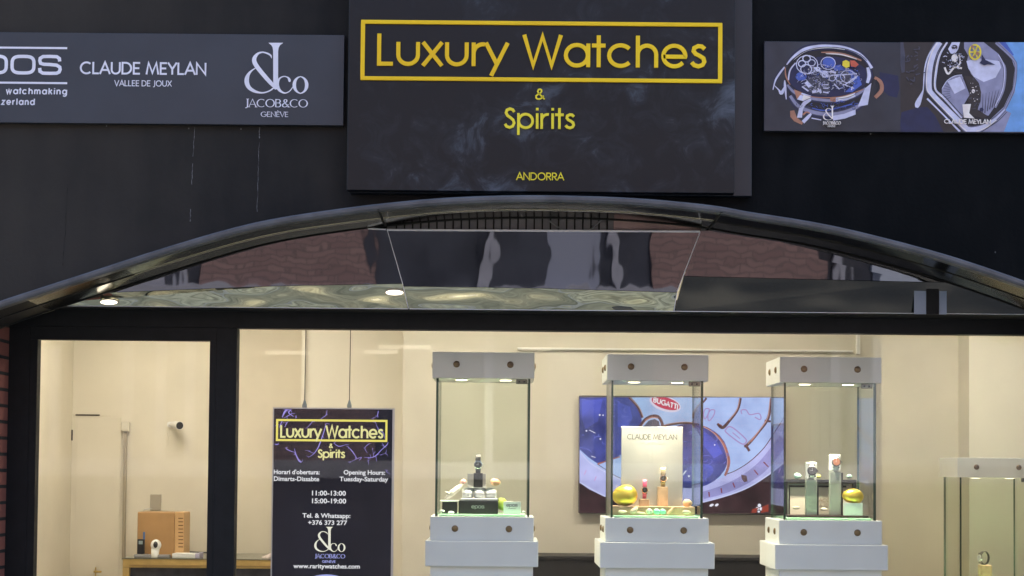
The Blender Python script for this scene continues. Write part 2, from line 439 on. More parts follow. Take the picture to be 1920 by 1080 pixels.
def text_strokes(txt, glyphs=GL, track=.10, space=.36):
    x = 0; out = []; tight = 'xyWAVYtT'
    for i, ch in enumerate(txt):
        if ch == ' ': x += space; continue
        w, st = glyphs[ch]
        out.append((x, st)); x += w
        if i < len(txt)-1:
            g = track
            if ch in tight or txt[i+1] in tight: g *= .55
            if ch == 'r' and txt[i+1] == 'y': g = -.02
            x += g
    return x, out
def letters(bm, txt, px0, px1, base, cap, Y, sw=.115, glyphs=GL, track=.10, space=.36, th=.004, slant=0, serif=False, thin=None, mi=0, yscale=None):
    """lettering between photo pixels px0..px1, baseline pixel `base` at the middle, cap height `cap` pixels"""
    tot, gl = text_strokes(txt, glyphs, track, space)
    a, b = W(px0, base, Y), W(px1, base, Y)
    mid = W((px0+px1)/2, base, Y); up = W((px0+px1)/2, base-cap, Y)
    sx = (b.x-a.x)/tot; sz = up.z-mid.z
    zoff = .0
    def put(pts2, t):
        flat(bm, [(a.x+(u+slant*v)*sx, Y, mid.z+v*sz) for u, v in pts2], t, mi)
    k = 0
    def strip(P, w0, t):
        P = [p for i, p in enumerate(P) if i == 0 or math.hypot(p[0]-P[i-1][0], p[1]-P[i-1][1]) > 1e-4]
        closed = len(P) > 3 and math.hypot(P[0][0]-P[-1][0], P[0][1]-P[-1][1]) < 1e-4
        if closed: P = P[:-1]
        n = len(P); L, Q = [], []
        asp = sz/sx      # keep the stroke even although x and z scale differ
        for i in range(n):
            p = P[i]
            a_ = P[(i-1) % n] if (closed or i) else None
            b_ = P[(i+1) % n] if (closed or i < n-1) else None
            def nrm(p1, p2):
                dx, dy = (p2[0]-p1[0]), (p2[1]-p1[1])*asp; q = math.hypot(dx, dy) or 1
                return (-dy/q, dx/q)
            n1 = nrm(a_, p) if a_ else nrm(p, b_)
            n2 = nrm(p, b_) if b_ else n1
            mx, my = n1[0]+n2[0], n1[1]+n2[1]; q = math.hypot(mx, my) or 1e-6
            mx, my = mx/q, my/q
            ca = max(.42, mx*n1[0]+my*n1[1])
            w = w0
            if thin is not None:
                v = abs(mx)          # vertical stroke -> thick
                if a_ and b_: dirx, diry = b_[0]-a_[0], b_[1]-a_[1]
                else: dirx, diry = ((b_ or p)[0]-(p if b_ else a_)[0], (b_ or p)[1]-(p if b_ else a_)[1])
                v = v**1.6
                if dirx*diry > 0 and .2 < abs(dirx)/(abs(diry)+1e-6) < 1.6 and n <= 3: v = .05
                w = thin+(w0-thin)*v
            h = w/2/ca
            L.append((p[0]+mx*h*asp if False else p[0]+mx*h*sz/sx, p[1]+my*h)); Q.append((p[0]-mx*h*sz/sx, p[1]-my*h))
        for i in range(n if closed else n-1):
            j = (i+1) % n
            put([L[i], L[j], Q[j], Q[i]], t)
    for x, sts in gl:
        for st in sts:
            strip([(x+u, v) for u, v in st], sw, th+k*.00004); k += 1
            if serif:
                for (p, q) in ((st[0], st[1]), (st[-1], st[-2])):
                    dx, dy = q[0]-p[0], q[1]-p[1]
                    if abs(dy) > abs(dx)*1.1 and (abs(p[1]) < .04 or abs(p[1]-1) < .04 or abs(p[1]-XH) < .02):
                        yy = p[1]+(.02 if p[1] < .1 else -.02)
                        strip([(x+p[0]-.13, yy), (x+p[0]+.13, yy)], .045, th+k*.00004); k += 1
def plain_text(name, txt, px0, px1, base, cap, Y, m, parent, bold=.0, th=.002):
    """solid sans lettering grown from the built-in typeface"""
    cu = bpy.data.curves.new(name, 'FONT'); cu.body = txt; cu.size = 1; cu.offset = bold; cu.resolution_u = 3
    tmp = bpy.data.objects.new(name, cu); COL.objects.link(tmp)
    dg = bpy.context.evaluated_depsgraph_get(); dg.update()
    me = bpy.data.meshes.new_from_object(tmp.evaluated_get(dg))
    bpy.data.objects.remove(tmp); bpy.data.curves.remove(cu)
    xs = [v.co.x for v in me.vertices]
    x0, x1 = min(xs), max(xs)
    a, b = W(px0, base, Y), W(px1, base, Y); mid = W((px0+px1)/2, base, Y); up = W((px0+px1)/2, base-cap, Y)
    sx = (b.x-a.x)/(x1-x0); sz = (up.z-mid.z)/.729
    for v in me.vertices: v.co = (a.x+(v.co.x-x0)*sx, Y-th, mid.z+v.co.y*sz)
    me.name = name; me.materials.clear(); me.materials.append(m)
    o = bpy.data.objects.new(name, me); COL.objects.link(o)
    if parent is not None:
        o.parent = parent
        t = Vector((0, 0, 0)); q = parent
        while q is not None: t += q.location; q = q.parent
        me.transform(Matrix.Translation(-t))
    return o
def amp_logo(bm, px0, px1, py0, py1, Y, th, small=False):
    """the ampersand with a tall letter J through it and the letters co"""
    sx, sy = (px1-px0)/(755 if not small else 397), (py1-py0)/607
    A = Art(Y, px0-185*sx, py0-65*sy, 1, base=th)
    def m(ps): return [tuple([p[0]*sx, p[1]*sy]+([p[2]*(sx+sy)/2] if len(p) > 2 else [])) for p in ps]
    A.stroke(bm, m([(503,252,4),(497,222,18),(470,199,20),(430,184,18),(390,178,17),(340,196,28),(302,245,47),(301,295,53),(335,355,53),(390,425,51),(450,495,49),(500,550,46),(532,588,30)]))
    A.stroke(bm, m([(318,364,8),(270,395,18),(232,437,34),(211,490,51),(211,545,54),(238,600,46),(300,642,34),(370,660,20),(430,656,16),(490,632,16),(540,592,18)]))
    A.poly(bm, m([(470,65),(640,65),(640,69),(606,92),(588,125),(582,165),(582,590),(570,618),(545,624),(524,600),(522,160),(516,122),(500,92),(470,70)]))
    if not small:
        A.stroke(bm, m([(719,532,16),(717,512,32),(708,490,24),(688,474,15),(652,466,12),(612,480,16),(586,512,26),(572,560,40),(585,610,38),(615,644,27),(660,664,15),(705,651,12),(740,617,11),(757,588,9)]))
        A.stroke(bm, m([(848+(95-(12+30*abs(math.cos(t)))/2)*math.cos(t), 568+(106-(12+30*abs(math.cos(t)))/2)*math.sin(t), 12+30*abs(math.cos(t))**1.5) for t in (2*PI*i/24 for i in range(24))]), closed=True, smooth=False)
    return A.th

# ------------------------------------------------------------ ground, road, street opposite
bm = B(); box(bm, -300, 300, -300, 300, -.4, -.130); struct('ground', bm, M_ASPH)
bm = B(); box(bm, -40, .9, -9.6, -2.4, -.129, -.126); struct('road', bm, mat('tan_road_paving', (.24, .23, .17), .85, noise=.35, nscale=2.5))
bm = B(); box(bm, .902, 40, -9.6, -2.4, -.129, -.126); struct('asphalt_road', bm, M_ASPH)
bm = B(); box(bm, -40, 40, -2.25, 7, -.3, -.01); struct('pavement', bm, M_PAVE)
bm = B(); box(bm, -40, 40, -2.4, -2.252, -.3, -.006, bev=.01); struct('kerb', bm, M_KERB)
bm = B(); box(bm, -40, 40, -14.2, -9.75, -.3, -.01); struct('pavement_opposite', bm, M_PAVE)
bm = B(); box(bm, -40, 40, -9.748, -9.6, -.3, -.006, bev=.01); struct('kerb_opposite', bm, M_KERB)

OY = -14.0
ob = thing('brick_house', 'pink brick building with pale string course across the street', 'building', (0, OY, 0))
M_STONE = mat('pale_stone', (.42, .42, .47), .7, noise=.1)
M_OPGLASS = mat('dark_window_glass', (.085, .09, .11), .1, spec=.5, noise=.3, nscale=1.2)
M_CURT = mat('grey_curtain', (.34, .36, .44), .8)
M_RENDER = mat('pale_blue_render', (.55, .60, .70), .7, noise=.08)
M_TANSTONE = mat('tan_stone', (.40, .37, .28), .7, noise=.2)
M_BASE = mat('dark_plinth', (.05, .05, .055), .6, noise=.2)
ZP, ZH = 1.70, 3.45                                  # top of the pale dado, head of the ground floor openings
OPEN = ((-8.2, -4.05, (-7.2, -6.2, -5.2, -4.75, -4.35)), (-1.80, 2.0, (-.25, 1.42)), (4.25, 5.0, (4.5,)))
for x0, x1 in ((-12, -8.2), (-4.05, -1.80), (2.0, 4.25)):
    bm = B(); box(bm, x0, x1, OY-.3, OY, ZP, ZH); obj('brick_bay', bm, M_BRICK2, ob)
bm = B(); box(bm, -12, 12, OY-.3, OY, ZH, 9.0); obj('wall', bm, M_BRICK2, ob)
bm = B(); box(bm, 5.0, 12, OY-.3, OY+.02, ZP, ZH); obj('rendered_wall', bm, M_RENDER, ob)
bm = B(); box(bm, -12, 12, OY-.3, OY+.10, 1.46, ZP); obj('dado_course', bm, M_STONE, ob)
bm = B(); box(bm, -12, 12, OY-.3, OY+.06, -.01, 1.46); obj('plinth', bm, M_BASE, ob)
bm = B(); box(bm, -12, 12, OY+.0005, OY+.12, 3.95, 4.15); obj('string_course', bm, M_STONE, ob)
bm = B(); box(bm, -12, 12, OY-.3, OY+.15, 9.0, 9.25); obj('cornice', bm, M_STONE, ob)
for x0, x1, mul in OPEN:
    w_ = None
    for m_ in mul:
        bm = B(); box(bm, m_-.06, m_+.06, OY-.2, OY-.05, ZP, ZH)
        o_ = obj('mullion', bm, M_STONE, w_ if w_ else ob)
    bm = B(); box(bm, x0, x1, OY-.28, OY-.2, ZP, ZH); obj('window', bm, M_OPGLASS, ob)
bm = B(); box(bm, .55, 1.2, OY-.19, OY-.17, ZP, ZH); obj('curtain', bm, M_CURT, ob)
for x in range(-11, 12, 3):
    bm = B(); box(bm, x, x+1.1, OY-.05, OY+.003, 5.2, 6.9); obj('window', bm, M_OPGLASS, ob)
for x, w_, z in ((-3.3, .6, 3.14), (-1.95, .45, 3.16), (-1.75, .7, 3.23), (.2, .4, 3.22)):  # lamps added so that the shop window mirrors bright streaks
    bm = B(); box(bm, x, x+w_, OY+.001, OY+.06, z, z+.05); obj('added_strip_light', bm, emit_mat('added_strip_lamp', (255, 240, 215), 8), ob)

# ------------------------------------------------------------ the shop building: facade wall, room behind
YH, YF, YW = -.38, 0.0, .32     # hood front, wall face, door and window plane
hood_px = [(-130,612),(-60,586),(0,564),(105,530),(183,505),(300,467),(475,417),(640,391),(752,378),(859,369.5),(1004,366),(1187,371),(1340,385.5),(1402,397),(1548,420),(1694,455),(1803,486),(1920,526),(2000,556),(2080,590)]
hood = [(p.x, p.z) for p in (W(x, y, YH) for x, y in hood_px)]
hood = spline(hood, k=5)
for _ in range(3):
    hood = [hood[0]]+[tuple(.25*a+.5*b+.25*c for a, b, c in zip(hood[i-1], hood[i], hood[i+1])) for i in range(1, len(hood)-1)]+[hood[-1]]
HL, HR = hood[0], hood[-1]
TOPZ = 7.0
shop = thing('shop_building', 'dark painted shop building with the lit cream room inside', 'building', (0, 0, 0))
bm = B()
LIP = .028
for (xa, za), (xb, zb) in zip(hood, hood[1:]):       # wall above the arch, follows the hood
    v = [(xa, YF, za-LIP), (xb, YF, zb-LIP), (xb, YF, TOPZ), (xa, YF, TOPZ)]
    fr = [bm.verts.new(p) for p in v]; bm.faces.new(fr)
    bk = [bm.verts.new((p[0], YF+.03, p[2])) for p in v]; bm.faces.new(bk)
    bm.faces.new((fr[0], fr[1], bk[1], bk[0])); bm.faces.new((fr[2], fr[3], bk[3], bk[2]))
bmesh.ops.remove_doubles(bm, verts=bm.verts[:], dist=1e-5)
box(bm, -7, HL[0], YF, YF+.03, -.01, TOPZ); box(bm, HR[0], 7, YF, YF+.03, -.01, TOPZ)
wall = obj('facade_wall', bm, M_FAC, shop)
bm = B()
ZC = 2.95
box(bm, -7, 7, .40, 7.0, ZC, ZC+.2); obj('ceiling', bm, M_CEIL, shop)
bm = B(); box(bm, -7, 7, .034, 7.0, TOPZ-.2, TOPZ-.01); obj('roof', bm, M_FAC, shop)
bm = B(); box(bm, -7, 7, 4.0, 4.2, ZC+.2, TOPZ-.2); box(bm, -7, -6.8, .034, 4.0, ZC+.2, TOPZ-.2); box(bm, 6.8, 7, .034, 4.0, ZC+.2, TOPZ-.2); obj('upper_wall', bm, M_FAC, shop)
bm = B(); box(bm, -7, 7, .40, 7.0, -.01, .02); obj('shop_floor', bm, M_TILE, shop)
YB, YT, YM = 3.7, 2.36, 2.9                      # rear wall, television wall, middle wall
XL = W(135, 820, YB).x; XR = 4.6
bm = B(); box(bm, XL-.2, XR+.2, YB, YB+.2, .02, ZC); obj('rear_wall', bm, M_WALL, shop)
bm = B(); box(bm, XL-.2, XL, .40, YB, .02, ZC); obj('side_wall', bm, M_WALL, shop)
bm = B(); box(bm, XR, XR+.2, .40, YB, .02, ZC); obj('side_wall', bm, M_WALL, shop)
xa, xb = W(755, 760, YT).x, W(1653, 760, YT).x
bm = B(); box(bm, xa, xb, YT, YB-.001, .02, ZC-.001); tvwall = obj('partition_wall', bm, M_WALL, shop)
xm = W(565, 760, YM).x; xm2 = W(772, 760, YM).x
bm = B(); box(bm, xm, xa-.001, YM, YB-.001, .02, ZC-.001); obj('partition_wall', bm, M_WALL2, shop)  # lighter cream here stands in for the brighter light on this wall
bm = B(); xx = W(572, 760, YM).x; box(bm, xm, xx, YM-.012, YM-.001, .02, ZC-.001); obj('wall_trim', bm, M_WALL2, shop)
xp = W(1817, 760, 3.45).x
bm = B(); box(bm, xp, XR-.001, 3.45, YB-.001, .02, ZC-.001); obj('pilaster', bm, M_WALL2, shop)
# hidden door in the rear wall
bm = B(); x0, x1, z0, z1 = R(142, 782, 226, 1075, YB); box(bm, x0, x1, YB-.006, YB-.001, .03, z1, bev=.002)
jd = obj('flush_door', bm, M_WALL, shop)
bm = B(); p = W(179, 1072, YB-.06)
tube(bm, [(p.x, YB-.021, p.z), (p.x, YB-.06, p.z)], .008); tube(bm, [(p.x-.012, YB-.06, p.z), (p.x+.04, YB-.06, p.z)], .007); tube(bm, [(p.x, YB-.055, p.z-.03), (p.x, YB-.055, p.z+.03)], .004)
obj('door_handle', bm, mat('brass_bright', (.6, .42, .12), .3, metal=.9), jd)
bm = B(); x0, x1, z0, z1 = R(142, 777, 187, 779.5, YB); box(bm, x0, x1, YB-.006, YB-.001, z0, z1); M_GAPB = mat('brown_shadow_gap', (.05, .035, .025), .9); obj('door_gap', bm, M_GAPB, jd)
bm = B(); x0, x1, z0, z1 = R(140.5, 806, 142, 826, YB); box(bm, x0-.02, x1-.02, YB-.02, YB-.001, z0, z1)
obj('hinge', bm, mat('brown_shadow_gap', (.05, .035, .025), .9), jd)
# pale pipe trunking on the television wall
bm = B(); x0, x1, z0, z1 = R(970, 654, 1600, 657.5, YT-.03); box(bm, x0, x1, YT-.03, YT-.001, z0, z1, bev=.003)
x0, x1, z0, z1 = R(1606, 600, 1613, 664, YT-.03); box(bm, x0, x1, YT-.03, YT-.001, z0, ZC-.01, bev=.003)
obj('pipe_trunking', bm, mat('trunking_white', (.86, .85, .80), .5), shop)
# streaks of lime that ran down the facade
A = Art(YF, base=.0015)
M_LIME = mat('lime_stain', (.16, .165, .17), .9, noise=.5, nscale=60)
def streak(bm, pts, w):
    P = []
    for (x0, y0), (x1, y1) in zip(pts, pts[1:]):
        n = 10
        for i in range(n): P.append((x0+(x1-x0)*i/n+random.uniform(-.7, .7), y0+(y1-y0)*i/n, w*random.uniform(.15, 1)))
    A.stroke(bm, P, smooth=False)
for pts, w in (([(487, 238), (486.5, 262)], 2.4), ([(486, 266), (484, 330), (482, 405)], 1.2), ([(365, 238), (362, 300)], 1.2), ([(362, 306), (359, 352)], 1.5), ([(358, 392), (356, 418)], 2.0)):
    bm = B(); streak(bm, pts, w); obj('lime_streak', bm, M_LIME, wall)
for x, y in ((200, 236), (354, 241), (452, 242), (1632, 251), (1866, 473)):
    bm = B(); A.ell(bm, x, y, 1.3, 1.7, n=8); obj('screw_hole', bm, M_LIME, wall)
bm = B(); A = Art(YF, base=.0012)
streak(bm, [(127, 352), (123, 430), (117, 505)], 1.2)
obj('hairline_crack', bm, M_GAP, wall)

# ------------------------------------------------------------ arched canopy with its mirror panels
can = thing('arched_canopy', 'wide arched black metal canopy projecting above the shop window', 'canopy', (0, 0, 2.4))
def sweep(bm, prof, closed=True, mi=0, xr=(-99, 99)):
    """profile [(y, dz)] swept along the hood curve"""
    rows = []
    for i, (x, z) in enumerate(hood):
        if not xr[0] <= x <= xr[1]: continue
        a, b = hood[max(i-1, 0)], hood[min(i+1, len(hood)-1)]
        t = Vector((b[0]-a[0], 0, b[1]-a[1])).normalized(); nn = Vector((-t.z, 0, t.x))
        rows.append([bm.verts.new(Vector((x, y, z))+nn*d) for y, d in prof])
    n = len(prof)
    for p, q in zip(rows, rows[1:]):
        for k in range(n if closed else n-1):
            bm.faces.new((p[k], p[(k+1) % n], q[(k+1) % n], q[k]))
    if closed: bm.faces.new(rows[0]); bm.faces.new(rows[-1])
bm = B(); sweep(bm, [(YH, 0), (YH-.006, -.006), (YH-.006, -.018), (YH, -LIP), (YH+.05, -LIP), (YH+.05, -.003), (-.001, .004), (-.001, .010), (YH+.03, .006)]); obj('lip', bm, M_HOODLIP, can, smooth=False)
XA, XB_ = W(70, 540, -.2).x, W(1352, 390, YH).x
M_GLOSSDARK = mat('gloss_black_metal_dimmed', (.055, .058, .056), .16, metal=1, bump=.0006, bscale=5)  # same hood metal, darkened in colour in place of dark reflections
def snap(x): return min(hood, key=lambda p: abs(p[0]-x))[0]
XA, XB_ = snap(XA), snap(XB_); XC = snap(W(240, 500, -.2).x)
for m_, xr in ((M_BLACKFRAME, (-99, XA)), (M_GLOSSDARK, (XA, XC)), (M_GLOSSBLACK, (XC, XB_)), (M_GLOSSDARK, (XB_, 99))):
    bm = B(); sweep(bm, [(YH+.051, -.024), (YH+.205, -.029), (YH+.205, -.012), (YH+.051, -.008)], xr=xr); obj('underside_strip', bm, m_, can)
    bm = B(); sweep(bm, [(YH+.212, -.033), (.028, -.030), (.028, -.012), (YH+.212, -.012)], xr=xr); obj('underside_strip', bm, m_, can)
bm = B(); sweep(bm, [(YH+.205, -.014), (YH+.212, -.014), (YH+.212, -.010), (YH+.205, -.010)]); sweep(bm, [(.0285, -.034), (.040, -.034), (.040, -.0), (.0285, -.0)]); obj('groove', bm, M_GAP, can)
# joints across the underside; the right one is added where the dimmed metal starts
for jx, jy in ((714, 386), (1352, 390)):
    bm = B()
    js = min(range(len(hood)), key=lambda i: abs(hood[i][0]-W(jx, jy, YH).x))
    x, z = hood[js]
    for y0, y1, d0, d1 in ((YH-.004, YH+.206, -.0255, -.0305), (YH+.206, .028, -.0345, -.0315)):
        w_ = .005
        v = [bm.verts.new(p) for p in ((x-w_, y0, z+d0-.003), (x+w_, y0, z+d0-.001), (x+w_, y1, z+d1-.001), (x-w_, y1, z+d1-.003))]
        bm.faces.new(v)
        u = [bm.verts.new(q.co+Vector((0, 0, .004))) for q in v]; bm.faces.new(u)
        for i in range(4): bm.faces.new((v[i], v[(i+1) % 4], u[(i+1) % 4], u[i]))
    obj('joint', bm, M_GAP, can)
# vertical mirror panels (plane YP) and the buckled soffit running back to the frame
YP = .06
YTOP = .036      # the mirror sheets lean out at the top
def panel_pt(x, y):
    t = min(1, max(0, (y-428)/120)); return W(x, y, YTOP+(YP-YTOP)*t)
YS2 = YP+.046     # back edge of the soffit strip
def quad_slab(bm, pts, t):
    """pts world quad/poly, thickness t along +y/+z mix"""
    a = [bm.verts.new(p) for p in pts]; bm.faces.new(a)
    b = [bm.verts.new(Vector(p)+t) for p in pts]; bm.faces.new(b)
    for i in range(len(a)):
        j = (i+1) % len(a); bm.faces.new((a[i], a[j], b[j], b[i]))
TY = Vector((0, .006, 0))
panels = [[(40, 552), (200, 548.5), (515, 536), (754, 531.5), (724.5, 428), (40, 428)],
          [(756.5, 536.5), (1005, 540), (1269, 548), (1312, 434), (726.5, 431.5)],
          [(1282.5, 517.5), (1712, 528), (2010, 532), (2010, 400), (1321, 400), (1314, 433)]]
for P in panels:
    bm = B(); quad_slab(bm, [panel_pt(x, y) for x, y in P], TY); obj('mirror_panel', bm, M_MIRROR, can)
soff = [[(40, 552.8), (200, 549.3), (515, 536.8), (754, 532.3), (764.5, 578.5), (40, 572)],
        [(756.5, 537.3), (1005, 540.8), (1269, 548.8), (1262, 583.5), (767, 578.5)],
        [(1282.5, 518.3), (1712, 528.8), (2010, 532.8), (2010, 590), (1265, 583.5)]]
for P in soff:
    nb = 2
    pts = [W(x, y, YP+.003) for x, y in P[:-nb]]+[W(x, y, YS2) for x, y in P[-nb:]]
    bm = B(); quad_slab(bm, pts, Vector((0, .003, .008)))
    bmesh.ops.triangulate(bm, faces=bm.faces[:])
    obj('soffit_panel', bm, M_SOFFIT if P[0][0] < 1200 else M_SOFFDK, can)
bm = B()
def bar(bm, p, q, w): tube(bm, [p, q], w, n=6)
bar(bm, W(725.5, 431, YTOP-.002), W(1312.5, 434, YTOP-.002), .0052)
bar(bm, W(690, 428.5, YTOP-.002), W(724, 430.5, YTOP-.002), .0038)
bar(bm, W(726, 431, YTOP-.001), W(755.5, 534, YP-.002), .0018); bar(bm, W(1313, 434, YTOP-.001), W(1270, 546, YP-.002), .0018)
bar(bm, W(755.8, 536, YP), W(765.7, 578.5, YS2), .0016); bar(bm, W(1269.5, 549, YP), W(1263.5, 583.5, YS2), .0018)
bar(bm, W(60, 573, YS2-.001), W(765, 579.2, YS2-.001), .0016); bar(bm, W(768, 579.2, YS2-.001), W(2000, 590.2, YS2-.001), .0016)
obj('panel_rim', bm, M_RIM, can)
bm = B(); pbox(bm, 726, 405, 1150, 431, .10, .105)
for i in range(27):
    x = 742+i*15.2; pbox(bm, x, 405, x+2.6, 431, .092, .0995, 1)
obj('ribbed_sheet', bm, [M_DARKRIB, M_GAP], can)
bm = B(); pbox(bm, 1150.5, 405, 1320, 431, .10, .104); obj('pink_sheet', bm, M_PINK, can)
bm = B(); tube(bm, [W(1030, 414, .085), W(1056, 433, .085)], .004); pass
obj('stay', bm, mat('stay_steel', (.3, .3, .32), .35, metal=.8), can); bm = B(); tube(bm, [W(1128, 412, .085), W(1103, 434, .085)], .004); pass
obj('stay', bm, mat('stay_steel', (.3, .3, .32), .35, metal=.8), can)
bm = B(); pbox(bm, -150, 500, 40, 574, .045, .05); obj('end_panel', bm, M_BLACKFRAME, can)
bm = B(); pbox(bm, 1714, 500, 1736.5, 589, .075, .08); pbox(bm, 1761, 518, 1775, 589.5, .075, .08); obj('pale_reflection', bm, mat('pale_blue_reflection', (.24, .31, .44), .3), can)  # pale and dark bars standing in for a frame reflected in the panel
bm = B(); pbox(bm, 1736.8, 500, 1760.7, 589.5, .072, .08); obj('dark_reflection', bm, M_BLACKFRAME, can)
bm = B(); box(bm, HL[0], HR[0], .106, .14, W(1000, 505, .106).z, 3.1); box(bm, HL[0], HR[0], .14, .40, 2.95, 3.1)
obj('backing_board', bm, M_BLACKFRAME, can)
bm = B(); quad_slab(bm, [W(30, 573.5, YS2+.010), W(2010, 592, YS2+.010), W(2010, 592+9, YW-.03), W(30, 573.5+6, YW-.03)], Vector((0, 0, .006))); obj('return_board', bm, M_BLACKFRAME, can)

def downlight(cx, cy, rpx, label):
    y0, y1 = (549.5, 574) if cx < 400 else (532.5, 578)
    t = (cy-y0)/(y1-y0); Y = YP+.003+(YS2-YP)*t
    c = W(cx, cy, Y); r = rpx*(Y+7.2)/F; q = r*.30
    o = thing('downlight', label, 'lamp', c, 0, 'oval downlights in the canopy soffit')
    nrm = Vector((0, -.9, -.43)).normalized(); u = Vector((1, 0, 0)); v = nrm.cross(u)
    def ring(a, b, off): return [c+nrm*off+u*math.cos(2*PI*k/28)*a+v*math.sin(2*PI*k/28)*b for k in range(28)]
    def loft(bm, rs):
        R_ = [[bm.verts.new(p) for p in g] for g in rs]
        for p, g in zip(R_, R_[1:]):
            for k in range(28): bm.faces.new((p[k], p[(k+1) % 28], g[(k+1) % 28], g[k]))
        return R_
    bm = B(); loft(bm, [ring(r*1.1, q*1.35, -.003), ring(r*1.1, q*1.35, .009), ring(r, q, .010), ring(r*.97, q*.95, .003)]); obj('bezel', bm, mat('pale_bezel', (.4, .38, .33), .4), o)
    bm = B(); R_ = loft(bm, [ring(r*.98, q*.97, .002), ring(r*.98, q*.97, .008)]); bm.faces.new(R_[0]); bm.faces.new(R_[1]); obj('lamp_disc', bm, emit_mat('lit_downlight', (255, 240, 210), 5), o)
downlight(205, 565.5, 16, 'lit round downlight near the left tip of the arch')
downlight(740, 547.5, 16.5, 'lit round downlight beside the left seam of the mirror soffit')

# ------------------------------------------------------------ brick pier on the far left
bm = B(); x0, x1, z0, z1 = R(-140, 574, 14, 1080, -.02); x1 = W(12.5, 830, .285).x
box(bm, x0, x1, -.02, .30, -.01, W(0, 576, -.02).z)
tag(obj('brick_pier', bm, M_BRICK), 'narrow red brick pier at the left edge beside the black door frame', 'pier')

# ------------------------------------------------------------ black shopfront frame with door and window
sf = thing('shopfront', 'black framed glazed shopfront with a door and one wide window', 'shopfront', (0, YW, 0))
def zx(px, py, Y): p = W(px, py, Y); return p.x, p.z
xj0 = W(14, 830, YW-.03).x; xj1 = W(66.5, 830, YW-.03).x
xm0 = W(390.5, 830, YW-.03).x; xm1 = W(441.5, 830, YW-.03).x
zt = W(960, 583.5, YW-.03).z; zb = W(960, 619.5, YW-.03).z; zdoor = W(232, 637.5, YW-.03).z
XRF = HR[0]+.05
bm = B(); box(bm, xj0-.2, XRF, YW-.03, YW+.05, zb, zt, bev=.003); box(bm, xj0-.2, XRF, YW-.02, YW+.05, zt+.0005, zt+.06); obj('header', bm, M_BLACKFRAME, sf)
bm = B(); box(bm, xj0-.2, xj1-.035, YW-.029, YW+.05, -.01, zb-.0005); obj('jamb', bm, M_BLACKFRAME, sf)
bm = B(); box(bm, xm0+.03, xm1, YW-.029, YW+.05, -.01, zb-.0005, bev=.002); obj('mullion', bm, M_BLACKFRAME, sf)
bm = B(); box(bm, xm1+.001, XRF, YW-.029, YW+.05, -.01, .15); obj('sill', bm, M_BLACKFRAME, sf)
bm = B()
xa_, xb_ = xj1-.0345, xm0+.0295
box(bm, xa_, xb_, YW-.026, YW+.03, zdoor, zb-.001); box(bm, xa_, xa_+.0345, YW-.026, YW+.03, 0, zdoor-.0003); box(bm, xb_-.0295, xb_, YW-.026, YW+.03, 0, zdoor-.0003); box(bm, xa_+.035, xb_-.030, YW-.026, YW+.03, 0, .12)
dr = obj('door', bm, M_BLACKFRAME, sf)
bm = B(); box(bm, xa_+.034, xb_-.029, YW-.004, YW+.004, .12, zdoor); obj('glass_pane', bm, M_GLASS, dr)
bm = B(); tube(bm, [(xb_-.012, YW-.08, .85), (xb_-.012, YW-.08, 1.08)], .012); tube(bm, [(xb_-.012, YW-.08, .9), (xb_-.012, YW-.027, .9)], .007); obj('pull_handle', bm, M_BLACK, dr)
bm = B(); box(bm, xm1, XRF, YW-.005, YW+.005, .15, zb); obj('glass_pane', bm, M_GLASS, sf)

# ------------------------------------------------------------ signs
# slate sign, left
YS = -.03
ls = thing('shop_sign', 'slate grey sign strip with three white brand names, left of the big board', 'sign', (W(200, 150, YF).x, 0, W(200, 150, YF).z))
bm = B(); x0, x1, z0, z1 = R(-260, 64-7, 645, 232.5-2, YS); z1 = W(322, 63, YS).z; z0 = W(322, 232.5, YS).z
box(bm, x0, x1, YS, -.001, z0, z1, bev=.002); obj('board', bm, M_SIGN, ls)
bm = B()
letters(bm, 'epos', -84, 116, 139.6, 37, YS, sw=.165, glyphs=GX, track=.10, th=.0012)
obj('brand_lettering', bm, M_SIGNWHITE, ls)
bm = B()
for y in (87.7, 153.4):
    xa1, za1 = zx(-95, y+1.9, YS); xb1, _ = zx(126, y+1.9, YS); za1 = W(60, y+2.1, YS).z
    box(bm, xa1, xb1, YS-.0012, YS, za1-.0045, za1+.0045)
obj('ruled_line', bm, M_SIGNWHITE, ls)
bm = B(); letters(bm, 'watchmaking', 11.5, 125, 176.6, 11.5, YS, sw=.20, track=.34, th=.0012, slant=.04); obj('small_lettering', bm, M_SIGNWHITE, ls); bm = B(); letters(bm, 'Swiss', -52, -3, 175.5, 11.5, YS, sw=.20, track=.34, th=.0012, slant=.04); obj('small_lettering', bm, M_SIGNWHITE, ls)
bm = B(); letters(bm, 'zerland', 3, 64.5, 196.5, 11.5, YS, sw=.20, track=.34, th=.0012, slant=.04); obj('small_lettering', bm, M_SIGNWHITE, ls); bm = B(); letters(bm, 'Swit', -40, -3, 196, 11.5, YS, sw=.20, track=.34, th=.0012, slant=.04); obj('small_lettering', bm, M_SIGNWHITE, ls)
bm = B(); letters(bm, 'CLAUDE MEYLAN', 150, 386.5, 139.5, 22.5, YS, sw=.15, track=.09, space=.34, th=.0012); obj('brand_lettering', bm, M_SIGNWHITE, ls)
bm = B(); letters(bm, 'VALLEE DE JOUX', 214.5, 322, 161.8, 11, YS, sw=.13, track=.10, space=.3, th=.0012); obj('small_lettering', bm, M_SIGNWHITE, ls)
bm = B(); amp_logo(bm, 459, 578, 80.3, 175.8, YS, .0012); obj('ampersand_logo', bm, M_SIGNWHITE, ls)
bm = B(); letters(bm, 'JACOB&CO', 459, 577, 201.3, 15.5, YS, sw=.15, track=.06, th=.0012, serif=True, thin=.055); obj('brand_lettering', bm, M_SIGNWHITE, ls)
